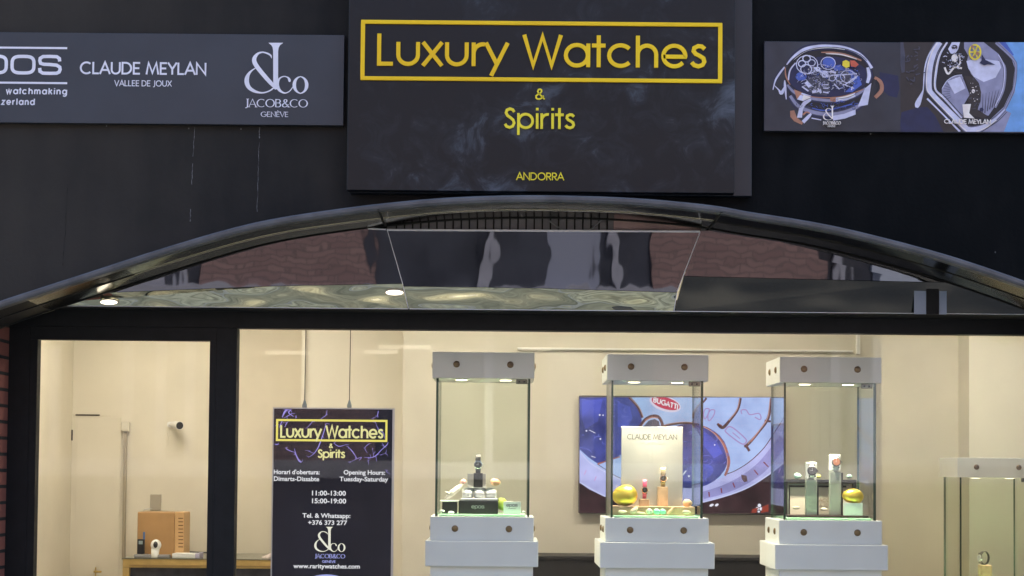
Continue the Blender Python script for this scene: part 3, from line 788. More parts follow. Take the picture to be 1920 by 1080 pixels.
bm = B(); letters(bm, 'GENÈVE', 489, 540.5, 219.2, 9.6, YS, sw=.16, track=.10, th=.0012, serif=True, thin=.07); obj('small_lettering', bm, M_SIGNWHITE, ls)

# big board in the middle
YC = -.10
cs = thing('shop_sign', 'big smudged black sign board with gold lettering inside a gold frame', 'sign', (W(1015, 180, YF).x, 0, W(1015, 180, YF).z))
bm = B(); x0, x1, z0, z1 = R(652, 0, 1378, 359.5, YC); ztop = z1+.25
box(bm, x0, x1, YC, YC+.05, z0, ztop, bev=.003); obj('board', bm, M_SMUDGE, cs)
bm = B(); x0, x1, z0, z1 = R(658, 0, 1410, 363, YC+.05); box(bm, x0, x1, YC+.051, -.001, z0-.004, ztop+.01, bev=.003); obj('backing_box', bm, mat('blue_black_metal', (.014, .019, .026), .4), cs)
bm = B()
o0, o1 = W(676.5, 94, YC), W(1354, 100, YC)
zt_, zb_ = W(1015, 40.5, YC).z, W(1015, 153.8, YC).z
fw = .0185; th = .008
x0, x1 = o0.x, o1.x
box(bm, x0, x1, YC-th, YC, zt_-fw, zt_, bev=.003); box(bm, x0, x1, YC-th, YC, zb_, zb_+fw, bev=.003)
box(bm, x0, x0+fw, YC-th+.0003, YC, zb_+fw-.002, zt_-fw+.002); box(bm, x1-fw, x1, YC-th+.0003, YC, zb_+fw-.002, zt_-fw+.002)
obj('frame', bm, M_GOLD, cs)
bm = B(); letters(bm, 'Luxury Watches', 707.5, 1323.5, 125.6, 59.5, YC, sw=.125, track=.105, space=.36, th=.007); obj('main_lettering', bm, M_GOLD, cs)
bm = B(); letters(bm, '&', 1003, 1021.5, 187, 20.2, YC, sw=.13, th=.006); obj('ampersand', bm, M_LEMON, cs)
bm = B(); letters(bm, 'Spirits', 945, 1077.5, 242, 39, YC, sw=.125, track=.10, th=.008); obj('lettering', bm, M_LEMON, cs)
bm = B(); letters(bm, 'ANDORRA', 968, 1057.5, 338, 14, YC, sw=.13, track=.08, th=.005); obj('small_lettering', bm, M_LEMON, cs)

# picture panel, right
rs = thing('picture_panel', 'long sign panel with two printed watch pictures, right of the big board', 'sign', (W(1800, 160, YF).x, 0, W(1800, 160, YF).z))
bm = B(); x0, x1, z0, z1 = R(1433, 78, 2120, 246, YS); z1 = W(1640, 79, YS).z; z0 = W(1640, 247.3, YS).z
box(bm, x0, x1, YS, -.001, z0, z1, bev=.002); obj('board', bm, mat('picture_slate', (.030, .034, .048), .4, noise=.35, nscale=4), rs)
def pm(name, srgb, rough=.4):
    return mat('print_'+name, tuple(v*(1.55 if min(srgb) > 170 else 1.45 if max(srgb) > 120 else .8) for v in lin(srgb)), rough, noise=.12, nscale=25)
P_SIL, P_LIL, P_DK, P_BLUE, P_COP, P_YEL, P_RED, P_NAVY, P_GREY, P_SKY, P_BROWN, P_IVORY = (pm('silver', (175,175,195)), pm('lilac', (125,125,150)), pm('dark', (22,24,34)),
    pm('blue', (62,85,160)), pm('copper', (150,105,84)), pm('yellow', (205,185,50)), pm('red', (175,80,60)), pm('navy', (28,38,82)), pm('grey', (78,80,98)), pm('sky', (95,140,190)), pm('brown', (52,46,46)), pm('ivory', (205,195,190)))
S5 = 5.838
A = Art(YS, 1430, 70, S5, base=.0004, step=.00003)
PIC = {}
def art(name, m, parent, fn):
    """adds one printed colour to the picture being drawn"""
    bm, ms = PIC['bm'], PIC['ms']
    old = set(bm.faces); fn(bm)
    if m not in ms: ms.append(m)
    for f in bm.faces:
        if f not in old: f.material_index = ms.index(m)
def start_picture(): PIC['bm'], PIC['ms'] = B(), []
def end_picture(name, parent): return obj(name, PIC['bm'], PIC['ms'], parent)
start_picture()
art('shadow_patch', P_NAVY, rs, lambda b: (A.poly(b, [(1280,380),(1480,420),(1498,560),(1470,660),(1380,640),(1290,560)])))
art('watch_case_dark', P_DK, rs, lambda b: (A.ell(b, 730, 440, 490, 345), A.poly(b, [(255,500),(1190,500),(1160,720),(1000,830),(900,880),(540,870),(330,740)])))
art('watch_crystal', P_NAVY, rs, lambda b: A.ell(b, 715, 430, 440, 222))
BAND = ([(262,300,10),(330,220,24),(450,135,34),(600,103,38),(740,98,34),(900,115,30),(1050,175,26),(1140,255,22),(1195,340,30)], [(280,470,14),(300,360,14),(360,280,10)], [(1150,330,30),(1165,420,40),(1145,500,30)], [(112,575,6),(140,470,16),(190,390,20),(240,325,14)], [(240,470,8),(245,540,26),(258,680,6)], [(270,520,20),(330,590,26),(420,640,30),(600,680,30),(800,690,30),(1000,640,30),(1130,560,26)], [(300,640,30),(400,760,40),(600,830,44),(800,840,44),(1000,780,40),(1140,680,30)])
def scaled(k): return lambda b: [A.stroke(b, [(x, y, w*k+6) for x, y, w in st]) for st in BAND]
art('band_shade', P_NAVY, rs, scaled(2.0)); art('band_half', P_GREY, rs, scaled(1.25)); art('band_mid', P_LIL, rs, scaled(.75))
art('case_band', P_SIL, rs, lambda b: (A.stroke(b, [(262,300,10),(330,220,24),(450,135,34),(600,103,38),(740,98,34),(900,115,30),(1050,175,26),(1140,255,22),(1195,340,30)]),
    A.stroke(b, [(280,470,14),(300,360,14),(360,280,10)]), A.stroke(b, [(1150,330,30),(1165,420,40),(1145,500,30)]),
    A.poly(b, [(800,660),(1010,610),(1015,650),(920,690),(800,708)]), A.poly(b, [(770,860),(890,838),(1015,790),(1018,845),(900,890),(770,912)]),
    A.stroke(b, [(112,575,6),(140,470,16),(190,390,20),(240,325,14)]), A.stroke(b, [(240,470,8),(245,540,26),(258,680,6)]), A.stroke(b, [(130,530,8),(175,575,14),(205,610,40),(240,540,10)]),
    A.poly(b, [(425,605),(530,640),(530,695),(470,740),(440,790),(430,880),(375,880),(400,770),(445,700),(375,680)]), A.stroke(b, [(440,930,40),(500,870,36),(530,835,20)]),
    A.stroke(b, [(535,885,12),(640,905,10)]), A.poly(b, [(1120,560),(1190,500),(1150,740),(1040,760)])))
art('case_band_copper', P_COP, rs, lambda b: (A.poly(b, [(340,570),(430,605),(375,680)]), A.poly(b, [(735,662),(800,658),(800,708),(740,700)]), A.stroke(b, [(640,165,10),(780,170,22),(920,195,22),(1080,255,16)]),
    A.stroke(b, [(400,625,8),(560,655,10),(720,662,10),(900,640,9),(1100,570,10)]), A.stroke(b, [(245,330,10),(255,430,16),(300,520,10)]),
    A.poly(b, [(300,805),(345,800),(375,880),(440,930),(430,958),(345,920),(302,870)]), A.stroke(b, [(440,850,20),(480,820,18),(520,835,10)]), A.stroke(b, [(1225,440,30),(1290,490,40),(1300,580,44),(1230,660,40)])))
art('case_highlight', P_IVORY, rs, lambda b: (A.stroke(b, [(330,255,5),(480,150,7),(700,115,8),(900,135,6)]), A.stroke(b, [(690,180,6),(860,190,14),(1030,240,6)]), A.poly(b, [(820,665),(990,622),(1000,640),(830,690)]), A.poly(b, [(445,630),(520,650),(515,680),(430,690)])))
art('blue_sphere', P_BLUE, rs, lambda b: (A.ell(b, 725, 278, 70, 60), A.ell(b, 420, 430, 60, 48), A.poly(b, [(760,320),(850,300),(980,360),(1060,440),(1085,520),(980,600),(900,600),(1010,500),(900,420),(800,380)]), A.stroke(b, [(540,775,12),(700,800,14),(980,730,14)])))
art('movement_shadow', P_GREY, rs, lambda b: (A.poly(b, [(470,480),(590,400),(720,470),(700,640),(560,620),(440,560)]), A.ell(b, 850, 450, 120, 90), A.ell(b, 690, 560, 50, 70)))
def movement(b):
    for cx, cy, r, w in ((485,300,118,10),(480,235,42,13),(535,280,40,10),(430,290,40,12),(475,350,60,12),(715,285,80,8),(850,450,48,10),(930,430,80,9),(760,450,34,9),(600,350,24,14),(680,410,30,18)):
        A.stroke(b, [(cx+r*math.cos(2*PI*i/14), cy+r*.86*math.sin(2*PI*i/14)) for i in range(14)], w, closed=True, smooth=False)
    for x0, y0, x1, y1, w in ((560,330,720,430,22),(620,370,760,380,16),(720,420,1030,400,14),(900,520,1040,420,12),(780,510,840,570,14),(840,500,1000,560,10),(470,490,520,540,44),(430,540,500,590,16),(540,600,640,580,30),(600,560,640,610,24),(650,520,720,520,12),(660,560,720,560,12),(660,600,720,610,14),(960,470,1040,440,10),(980,540,970,580,14),(740,370,800,390,24)):
        A.stroke(b, [(x0, y0), (x1, y1)], w, smooth=False)
art('movement_wheels', P_SIL, rs, movement)
def fine(cx, cy, rx, ry, n, w0, w1, seed, l0=10, l1=46):
    rnd = random.Random(seed)
    def go(b):
        for i in range(n):
            t = rnd.uniform(0, 6.28); q = math.sqrt(rnd.random()); x, y = cx+rx*q*math.cos(t), cy+ry*q*math.sin(t)
            a0 = rnd.uniform(0, 6.28); e = rnd.uniform(l0, l1)
            if i % 3: A.stroke(b, [(x, y, rnd.uniform(w0, w1)), (x+e*math.cos(a0), y+e*.7*math.sin(a0), w0)], smooth=False)
            else:
                r_ = e*.4; A.stroke(b, [(x+r_*math.cos(a0+k*.7), y+r_*.8*math.sin(a0+k*.7), w0+k*.4) for k in range(6)])
    return go
art('movement_fine_dark', P_DK, rs, fine(715, 440, 360, 150, 60, 4, 11, 1)); art('movement_fine_lilac', P_LIL, rs, fine(730, 450, 350, 150, 70, 4, 10, 2)); art('movement_fine_blue', P_BLUE, rs, fine(800, 420, 280, 130, 22, 4, 12, 4))
art('movement_fine_silver', P_SIL, rs, fine(700, 450, 330, 150, 70, 3, 8, 3)); art('movement_fine_white', P_IVORY, rs, fine(680, 440, 300, 140, 36, 3, 6, 5, 6, 18)); art('case_fine_blue', P_BLUE, rs, fine(780, 750, 300, 50, 24, 3, 6, 6, 20, 60)); art('case_fine_grey', P_GREY, rs, fine(700, 760, 360, 70, 26, 3, 7, 7, 20, 70))
art('bevel_dark', P_DK, rs, lambda b: (A.stroke(b, [(275,330),(345,240),(460,160),(600,122),(740,116),(900,134),(1050,192),(1135,262)], 7), A.stroke(b, [(800,684),(920,666),(1012,630)], 5), A.stroke(b, [(400,760),(445,705),(528,668)], 5), A.stroke(b, [(1236,470),(1262,540),(1228,630)], 9)))
art('yellow_gem', P_YEL, rs, lambda b: A.poly(b, [(870,270),(905,255),(945,275),(945,330),(905,345),(865,315)]))
art('red_gem', P_RED, rs, lambda b: A.poly(b, [(950,260),(1000,262),(1045,305),(1010,335),(960,325)]))
end_picture('printed_watch', rs)
bm = B(); amp_logo(bm, 1430+655/S5, 1430+765/S5, 70+755/S5, 70+915/S5, YS, A.th+.0001, small=True); letters(bm, 'JACOB&CO', 1430+655/S5, 1430+850/S5, 70+960/S5, 6, YS, sw=.17, track=.05, th=A.th+.0001, serif=True, thin=.07)
letters(bm, 'GENÈVE', 1430+705/S5, 1430+790/S5, 70+987/S5, 3, YS, sw=.15, th=A.th+.0001); obj('brand_logo', bm, P_IVORY, rs)
A = Art(YS, 1680, 70, S5, clip=(48, 54, 2500, 1034), base=.0004, step=.00003)
start_picture()
art('picture_ground', P_BROWN, rs, lambda b: A.poly(b, [(48,54),(700,54),(700,1034),(48,1034)]))
art('sky_ground', P_SKY, rs, lambda b: A.poly(b, [(1100,54),(2500,54),(2500,1034),(1100,1034)]))
art('strap_blue', P_BLUE, rs, lambda b: (A.poly(b, [(1130,54),(1200,54),(1290,190),(1270,210)])))
art('strap_navy', P_NAVY, rs, lambda b: (A.poly(b, [(60,820),(230,770),(340,760),(430,860),(520,1034),(48,1034),(48,900)])))
art('stone_patch', P_GREY, rs, lambda b: (A.poly(b, [(48,54),(80,54),(100,200),(95,380),(60,390),(48,300)])))
art('case_shoulder', P_LIL, rs, lambda b: (A.poly(b, [(1085,54),(1130,54),(1290,215),(1325,330),(1300,600),(1200,800),(1260,830),(1180,1034),(900,1034),(1000,850),(1250,500)])))
art('case_body', P_DK, rs, lambda b: (A.poly(b, [(440,54),(1090,54),(1270,250),(1300,340),(1275,560),(1180,760),(1000,930),(880,1010),(720,1034),(660,980),(340,640),(290,560),(320,320)])))
art('dial_plate', P_LIL, rs, lambda b: (A.poly(b, [(745,54),(960,54),(1120,180),(1185,330),(1170,560),(1080,760),(1010,860),(890,810),(930,640),(900,490),(820,400),(775,270),(790,200),(745,120)]), A.poly(b, [(720,410),(805,630),(740,740),(730,880),(505,640),(500,560),(560,470),(640,420)])))
BEZ = ([(480,54,60),(420,160,70),(370,330,66),(360,540,60),(400,620,50),(560,790,56),(700,930,60),(790,1010,60),(880,1010,60),(980,970,44),(1090,890,30),(1190,790,20)], [(1090,60,14),(1280,240,14),(1312,340,14),(1285,570,14),(1190,780,14)], [(1130,240,16),(1190,340,20),(1175,570,18),(1085,770,14)])
art('bezel_shade', P_GREY, rs, lambda b: [A.stroke(b, [(x, y, w*1.45+8) for x, y, w in st]) for st in BEZ]); art('bezel_half', P_LIL, rs, lambda b: [A.stroke(b, [(x, y, w*1.15+3) for x, y, w in st]) for st in BEZ])
art('case_bezel', P_SIL, rs, lambda b: (A.stroke(b, [(480,54,60),(420,160,70),(370,330,66),(360,540,60),(400,620,50),(560,790,56),(700,930,60),(790,1010,60),(880,1010,60),(980,970,44),(1090,890,20),(1190,790,8)]),
    A.stroke(b, [(560,54,20),(480,190,22),(440,360,26),(430,560,22),(520,660,22),(720,885,16)]), A.stroke(b, [(340,670,20),(520,850,16),(700,1034,22)]), A.stroke(b, [(450,54,8),(360,190,14),(315,340,14),(300,540,12),(290,600,20),(240,720,60),(225,770,30)]),
    A.poly(b, [(570,130),(610,54),(700,54),(680,130),(650,180),(600,180)]), A.poly(b, [(770,260),(900,230),(1130,260),(1150,330),(1090,440),(960,490),(850,430),(790,340)])))
def guill(b):
    for i in range(13):
        t = math.radians(150+i*11); A.stroke(b, [(700+110*math.cos(t), 600+100*math.sin(t)), (700+185*math.cos(t), 600+170*math.sin(t))], 4, smooth=False)
    for i in range(7):
        x = 960+i*32; A.stroke(b, [(x-10+i*4, 620-i*10, 3), (x-14-i*6, 850-i*20, 12)], smooth=False)
art('guilloche_lines', P_GREY, rs, guill)
art('bezel_light', P_IVORY, rs, lambda b: (A.stroke(b, [(452,60),(392,165),(342,335),(334,545),(378,635),(540,806),(682,948),(775,1028)], 9), A.stroke(b, [(552,60),(474,190),(433,360),(423,560),(515,668)], 6), A.stroke(b, [(880,1030),(985,990),(1100,905)], 8)))
art('bezel_dark', P_DK, rs, lambda b: (A.stroke(b, [(520,60),(452,170),(405,340),(396,545),(430,612),(590,775),(728,908),(800,980)], 8), A.stroke(b, [(600,60),(500,200),(462,370),(452,560),(545,660),(725,860)], 7), A.stroke(b, [(1210,820),(1110,920),(985,1000)], 6)))
art('plate_light', P_SIL, rs, lambda b: (A.stroke(b, [(505,560),(560,475),(640,425),(720,412)], 8), A.stroke(b, [(1120,190),(1183,330),(1168,560),(1085,750)], 9), A.poly(b, [(560,480),(700,430),(760,560),(640,620)])))
art('bridge', P_BROWN, rs, lambda b: (A.poly(b, [(745,420),(830,430),(905,500),(930,600),(925,700),(890,790),(1000,860),(960,890),(820,850),(800,800),(830,730),(780,700),(810,610)]), A.stroke(b, [(510,250),(560,330),(650,380),(730,395)], 14), A.ell(b, 640, 110, 34, 26)))
art('balance_wheel', P_IVORY, rs, lambda b: (A.ell(b, 640, 230, 36, 44), A.stroke(b, [(530,330),(570,400),(640,330),(720,340)], 22), A.stroke(b, [(690,190),(700,280),(660,330)], 16), A.poly(b, [(725,735),(820,730),(800,830),(860,890),(740,880)]), A.ell(b, 845, 590, 18, 22)))
art('bridge_fine', P_GREY, rs, fine(860, 620, 60, 170, 26, 5, 12, 11, 12, 40)); art('cage_fine', P_SIL, rs, fine(630, 230, 110, 130, 46, 4, 10, 12, 12, 44)); art('cage_fine_dark', P_DK, rs, fine(630, 240, 110, 130, 36, 4, 10, 13, 12, 44)); art('rivets', P_IVORY, rs, fine(850, 600, 50, 160, 14, 4, 9, 14, 6, 16))
art('ground_fine', P_GREY, rs, fine(180, 330, 120, 260, 22, 8, 22, 15, 20, 70))
art('sapphire_hand', P_NAVY, rs, lambda b: (A.poly(b, [(935,190),(975,250),(1085,305),(1000,300),(960,310),(910,285),(930,260)]), A.ell(b, 932, 795, 22, 22)))
def gearfn(b):
    A.stroke(b, [(860+62*math.cos(2*PI*i/18), 165+80*math.sin(2*PI*i/18)) for i in range(18)], 18, closed=True, smooth=False)
    for t in (0, 60, 120): A.stroke(b, [(860-60*math.cos(math.radians(t)), 165-78*math.sin(math.radians(t))), (860+60*math.cos(math.radians(t)), 165+78*math.sin(math.radians(t)))], 14, smooth=False)
art('gold_gear', P_YEL, rs, lambda b: gearfn(b)); art('gold_gear_hub', P_COP, rs, lambda b: (A.ell(b, 830, 105, 16, 16), A.ell(b, 885, 180, 18, 20), A.ell(b, 845, 215, 12, 10)))
end_picture('printed_watch', rs)
bm = B(); letters(bm, 'CLAUDE MEYLAN', 1680+525/S5, 1680+1035/S5, 70+948/S5, 8, YS, sw=.16, track=.08, th=A.th+.0003); obj('brand_lettering', bm, P_IVORY, rs)

# ------------------------------------------------------------ hanging lit poster behind the window
YD = .52
hs = thing('hanging_screen', 'hanging lit black screen with opening hours behind the window', 'screen', (W(622, 930, YD).x, YD, W(622, 930, YD).z))
E_WHITE = emit_mat('screen_white', (235, 235, 240), 1.0); E_YEL = emit_mat('screen_yellow', (238, 226, 110), 1.0); E_VIO = emit_mat('screen_violet', (160, 148, 232), 1.0); E_CREAM = emit_mat('screen_cream', (240, 238, 220), 1.0); E_LIL = emit_mat('screen_lilac', (165, 170, 235), 1)
bm = B(); x0, x1, z0, z1 = R(511.5, 767, 734, 1150, YD); zbot = z0
box(bm, x0, x1, YD, YD+.02, z0, z1)
obj('display', bm, emit_mat('screen_black', (24, 23, 34), 1.0, .35, 3), hs)
bm = B(); fr_ = .006
box(bm, x0-fr_, x0-.0003, YD-.004, YD+.022, z0-fr_, z1+fr_); box(bm, x1+.0003, x1+fr_*1.6, YD-.004, YD+.022, z0-fr_, z1+fr_); box(bm, x0, x1, YD-.004, YD+.022, z1+.0003, z1+fr_); box(bm, x0, x1, YD-.004, YD+.022, z0-fr_, z0-.0003)
obj('frame', bm, mat('silver_frame', (.55, .56, .58), .35, metal=.7), hs)
for px in (571, 655):
    bm = B(); p = W(px, 766, YD+.008)
    tube(bm, [(p.x+.004, p.y, p.z+.95), (p.x, p.y, p.z+.03)], .0022, n=6); obj('cable', bm, mat('dark_cable', (.08, .075, .06), .5), hs)
    bm = B(); box(bm, p.x-.011, p.x+.011, p.y-.008, p.y+.008, p.z+.004, p.z+.022, bev=.003); tube(bm, [(p.x, p.y, p.z+.022), (p.x, p.y, p.z+.04)], [.009, .004]); obj('cable_clamp', bm, mat('grey_green_metal', (.28, .34, .32), .35, metal=.6), hs)
A = Art(YD, 500, 755, 6.352, base=.0006, step=.00002)
def veins(b):
    for v in ([(235,85,30),(210,120,34),(185,175,12)], [(240,85,20),(285,90,12),(262,120,20),(320,165,10)], [(300,130,10),(240,165,14)], [(180,225,22),(165,260,10),(150,300,6)], [(245,235,14),(215,290,8)],
              [(720,85,6),(705,150,10),(660,180,8)], [(545,225,10),(510,270,8),(465,310,5)], [(705,250,10),(690,320,14),(665,400,18),(640,470,20),(610,540,18),(560,610,12),(500,650,6)], [(500,575,6),(545,600,8)],
              [(225,540,8),(270,570,14),(330,590,6)], [(330,545,6),(350,620,20),(385,690,26),(410,712,8)], [(800,480,6),(860,520,14),(940,500,6)], [(970,525,6),(1020,580,18),(1060,640,10),(1065,665,4)], [(1005,705,4),(1060,675,8),(1130,650,10),(1100,690,8)],
              [(1160,650,6),(1240,655,12),(1300,630,16),(1370,560,12),(1430,505,14),(1450,470,5)], [(1300,630,10),(1310,700,8)], [(1350,625,6),(1415,602,4)], [(1215,650,10),(1205,695,4)], [(1375,480,8),(1400,520,10)], [(1215,490,5),(1170,540,10),(1200,600,5)], [(1260,540,6),(1270,610,4)],
              [(1330,95,8),(1322,145,14),(1328,175,4)], [(1300,245,5),(1330,310,10),(1390,360,12),(1405,430,5)], [(90,490,6),(120,500,14),(145,480,5)], [(95,280,4),(130,260,8)], [(350,150,8),(345,175,4)], [(1440,805,5),(1430,825,3)], [(1270,180,4),(1265,230,6)]):
        A.stroke(b, [(x, y, w*.62) for x, y, w in v])
        for k in range(3):
            x, y, w = random.choice(v); q = random.uniform(0, 6.28); e = random.uniform(18, 50)
            A.stroke(b, [(x, y, 5), (x+e*math.cos(q)*.5+6, y+e*math.sin(q)*.5, 4), (x+e*math.cos(q), y+e*math.sin(q), 2)])
start_picture(); art('marble_vein', E_VIO, hs, veins); end_picture('marble_veins', hs)
bm = B(); A2 = A.th+.0003
x0, x1, z0, z1 = R(517.6, 785.5, 726.4, 828.2, YD); z1 = W(622, 786.5, YD).z; z0 = W(622, 827.8, YD).z; fw = .0098
for q in ((x0, x1, z1-fw, z1), (x0, x1, z0, z0+fw), (x0, x0+fw, z0+fw, z1-fw), (x1-fw, x1, z0+fw, z1-fw)): box(bm, q[0], q[1], YD-A2, YD, q[2], q[3])
obj('text_frame', bm, E_YEL, hs)
bm = B(); letters(bm, 'Luxury Watches', 526, 718, 821, 23, YD, sw=.15, track=.10, space=.34, th=A2); letters(bm, '&', 617, 624, 840, 8, YD, sw=.2, th=A2); letters(bm, 'Spirits', 596, 646.5, 858.5, 15.5, YD, sw=.17, track=.09, th=A2); obj('title_lettering', bm, emit_mat('screen_pale_yellow', (236, 232, 160), 1), hs)
for t_, a_, b_, y_ in (("Horari d'obertura:", 513.4, 599.5, 889), ('Dimarts-Dissabte', 513.4, 598.6, 901.8), ('Opening Hours:', 644.3, 722, 889.8), ('Tuesday-Saturday', 636.6, 727.8, 902.4),
                       ('11:00-13:00', 585, 648.5, 929), ('15:00-19:00', 585, 649, 943.6), ('Tel. & Whatsapp:', 567, 657, 970.8), ('+376 373 277', 577.5, 651, 984), ('www.raritywatches.com', 550, 674.7, 1065.6)):
    plain_text('text_line', t_, a_, b_, y_, 9.2 if ':00' in t_ else 8.6, YD, E_WHITE, hs, bold=.022, th=.0008)
bm = B(); amp_logo(bm, 589.5, 647.5, 987.8, 1034.8, YD, .0008); obj('ampersand_logo', bm, E_CREAM, hs)
bm = B(); letters(bm, 'JACOB&CO', 590, 647, 1046.8, 8, YD, sw=.17, track=.06, th=.0008, serif=True, thin=.08); letters(bm, 'GENÈVE', 604, 629, 1055, 4.2, YD, sw=.2, th=.0008); obj('brand_lettering', bm, E_LIL, hs)
bm = B(); A = Art(YD, base=.0008); A.ell(bm, 612, 1094, 40, 17); obj('white_oval', bm, E_LIL, hs)

# ------------------------------------------------------------ glass display cases
def slab(bm, x0, x1, y0, y1, z0, z1, thin):
    """glass sheet: big faces slot 0, vertical edges slot 1"""
    for i, f in enumerate(box(bm, x0, x1, y0, y1, z0, z1)):
        f.material_index = 0
        n = f.normal if f.normal.length else None
    bm.normal_update()
    for f in bm.faces:
        n = f.normal
        big = abs(n.y) > .9 if thin == 'y' else abs(n.x) > .9
        f.material_index = 0 if big else 1
def bolt_mesh(axis, c, r):
    bm = B(); d = Vector(axis); c = Vector(c); u, v = frame_of(d)
    rows = []
    for rad, off in ((r, 0), (r, .003), (r*.82, .006), (r*.45, .0085)):
        rows.append([bm.verts.new(c+d*off+(u*math.cos(2*PI*k/14)+v*math.sin(2*PI*k/14))*rad) for k in range(14)])
    for a, b in zip(rows, rows[1:]):
        for k in range(14): bm.faces.new((a[k], a[(k+1) % 14], b[(k+1) % 14], b[k]))
    bm.faces.new(rows[0]); bm.faces.new(rows[-1])
    return bm
def showcase(cx, ytop, yblk, ybase, yledge, yped, wblk, wgl, wbase, wledge, Y, dep, label, lit=True, bolts=True, spot_n=2, power=1.0, bolts_side=True):
    """cx centre pixel; y.. pixel rows of the front face; widths in pixels at the front plane Y"""
    k = (Y+7.2)/F
    x = W(cx, 840, Y).x; zt = W(cx, ytop, Y).z; zb = W(cx, yblk, Y).z; z2 = W(cx, ybase, Y).z; z3 = W(cx, yledge, Y).z; z4 = W(cx, yped, Y).z
    wb, wg, w2, w3 = wblk*k/2, wgl*k/2, wbase*k/2, wledge*k/2
    o = thing('display_case', label, 'display case', (x, Y, .02), 0, 'glass watch cases on white pedestals')
    bm = B(); box(bm, x-wb, x+wb, Y, Y+dep, zb, zt, bev=.002); tb = obj('top_block', bm, M_CASEWHITE, o)
    bm = B(); box(bm, x-w2, x+w2, Y+.0, Y+dep, z3, z2, bev=.002); bb = obj('base_block', bm, M_CASEWHITE, o)
    e = (wledge-wbase)*k/2
    bm = B(); box(bm, x-w3, x+w3, Y-e, Y+dep+e, z4, z3-.0005, bev=.003); obj('ledge', bm, M_CASEWHITE, o)
    bm = B(); box(bm, x-w2+.002, x+w2-.002, Y+.002, Y+dep-.002, .02, z4-.0005); obj('pedestal', bm, M_CASEWHITE, o)
    if bolts:
        sp = wblk*k*.263; r = .0165
        for par, zz in ((tb, (zt+zb)/2+.003), (bb, (z2+z3)/2)):
            for sx in (-1, 1):
                obj('bolt', bolt_mesh((0, -1, 0), (x+sx*sp, Y, zz), r), M_BRASS, par)
            if not bolts_side: continue
            wside = wb if par is tb else w2
            for sx in (-1, 1):
                for dy in (.27, .70):
                    obj('bolt', bolt_mesh((sx, 0, 0), (x+sx*wside, Y+dep*dy, zz), r), M_BRASS, par)
    g0, g1 = Y+.016, Y+dep-.016; t = .011
    bm = B(); slab(bm, x-wg, x+wg, g0, g0+t, z2, zb, 'y'); obj('glass_panel', bm, [M_CASEGLASS, M_GEDGE], o)
    bm = B(); slab(bm, x-wg, x+wg, g1-t, g1, z2, zb, 'y'); obj('glass_panel', bm, [M_CASEGLASS, M_GEDGE], o)
    for sx in (-1, 1):
        a = x+sx*wg; b = x+sx*(wg-t)
        bm = B(); slab(bm, min(a, b), max(a, b), g0+t+.0005, g1-t-.0005, z2, zb, 'x'); obj('glass_panel', bm, [M_CASEGLASS, M_GEDGE], o)
    bm = B(); box(bm, x-wg+.018, x+wg-.018, g0+t+.006, g1-t-.006, z2+.0005, z2+.010, bev=.003); obj('green_glass_plate', bm, M_GREEN, o)
    # hinge plate, top right
    bm = B(); box(bm, x+wg-.07, x+wg-.014, g0+t+.002, g0+t+.012, zb-.026, zb-.002, bev=.002); hg = obj('hinge', bm, mat('hinge_steel', (.20, .19, .16), .4, metal=.8), o)
    for sx in (-.054, -.030): obj('screw', bolt_mesh((0, -1, 0), (x+wg+sx, g0+t+.0025, zb-.014), .005), M_BLACK, hg)
    for i in range(spot_n):
        sx = (-.5 if i == 0 else .5)*wg*.95
        bm = B(); tube(bm, [(x+sx, Y+dep*.26, zb+.001), (x+sx, Y+dep*.26, zb-.004)], [.034, .034], n=20); sp_ = obj('spotlight', bm, M_WHITE, tb)
        bm = B(); tube(bm, [(x+sx, Y+dep*.26, zb-.0045), (x+sx, Y+dep*.26, zb-.0052)], [.028, .028], n=20); obj('lamp_disc', bm, M_LED if lit else M_LEDSOFT, sp_)
        sl = bpy.data.lights.new('spot', 'SPOT'); sl.energy = 11*power; sl.color = (1, .88, .68); sl.spot_size = math.radians(95); sl.spot_blend = .6; sl.shadow_soft_size = .02
        so = bpy.data.objects.new('spot', sl); COL.objects.link(so); so.location = (x+sx, Y+dep*.26, zb-.02)
    return o, x, z2+.010, g0, g1, k
Y1 = .65
c1, X1, Z1, G0, G1, K1 = showcase(905, 660, 709, 969, 1014, 1062, 192, 177, 194, 211, Y1, .42, 'white pedestal glass case holding one watch on a black stand, nearest the hanging screen')
c2, X2, Z2, _, _, _ = showcase(1232.5, 664.5, 713.5, 971.5, 1017, 1065.5, 190.5, 173, 194, 214, Y1, .42, 'white pedestal glass case holding a tall silver card, in front of the television')
c3, X3, Z3, _, _, _ = showcase(1557.5, 669.5, 717.5, 976, 1021, 1068.5, 191, 173, 193, 211, Y1, .42, 'white pedestal glass case holding two grey watch stands before an open black box')
Y4 = 2.55
c4, X4, Z4, _, _, _ = showcase(1870.5, 858.5, 895.5, 1098, 1134, 1170, 151, 138, 151, 166, Y4, .40, 'white pedestal glass case farther back, cut off by the right edge', bolts_side=False)

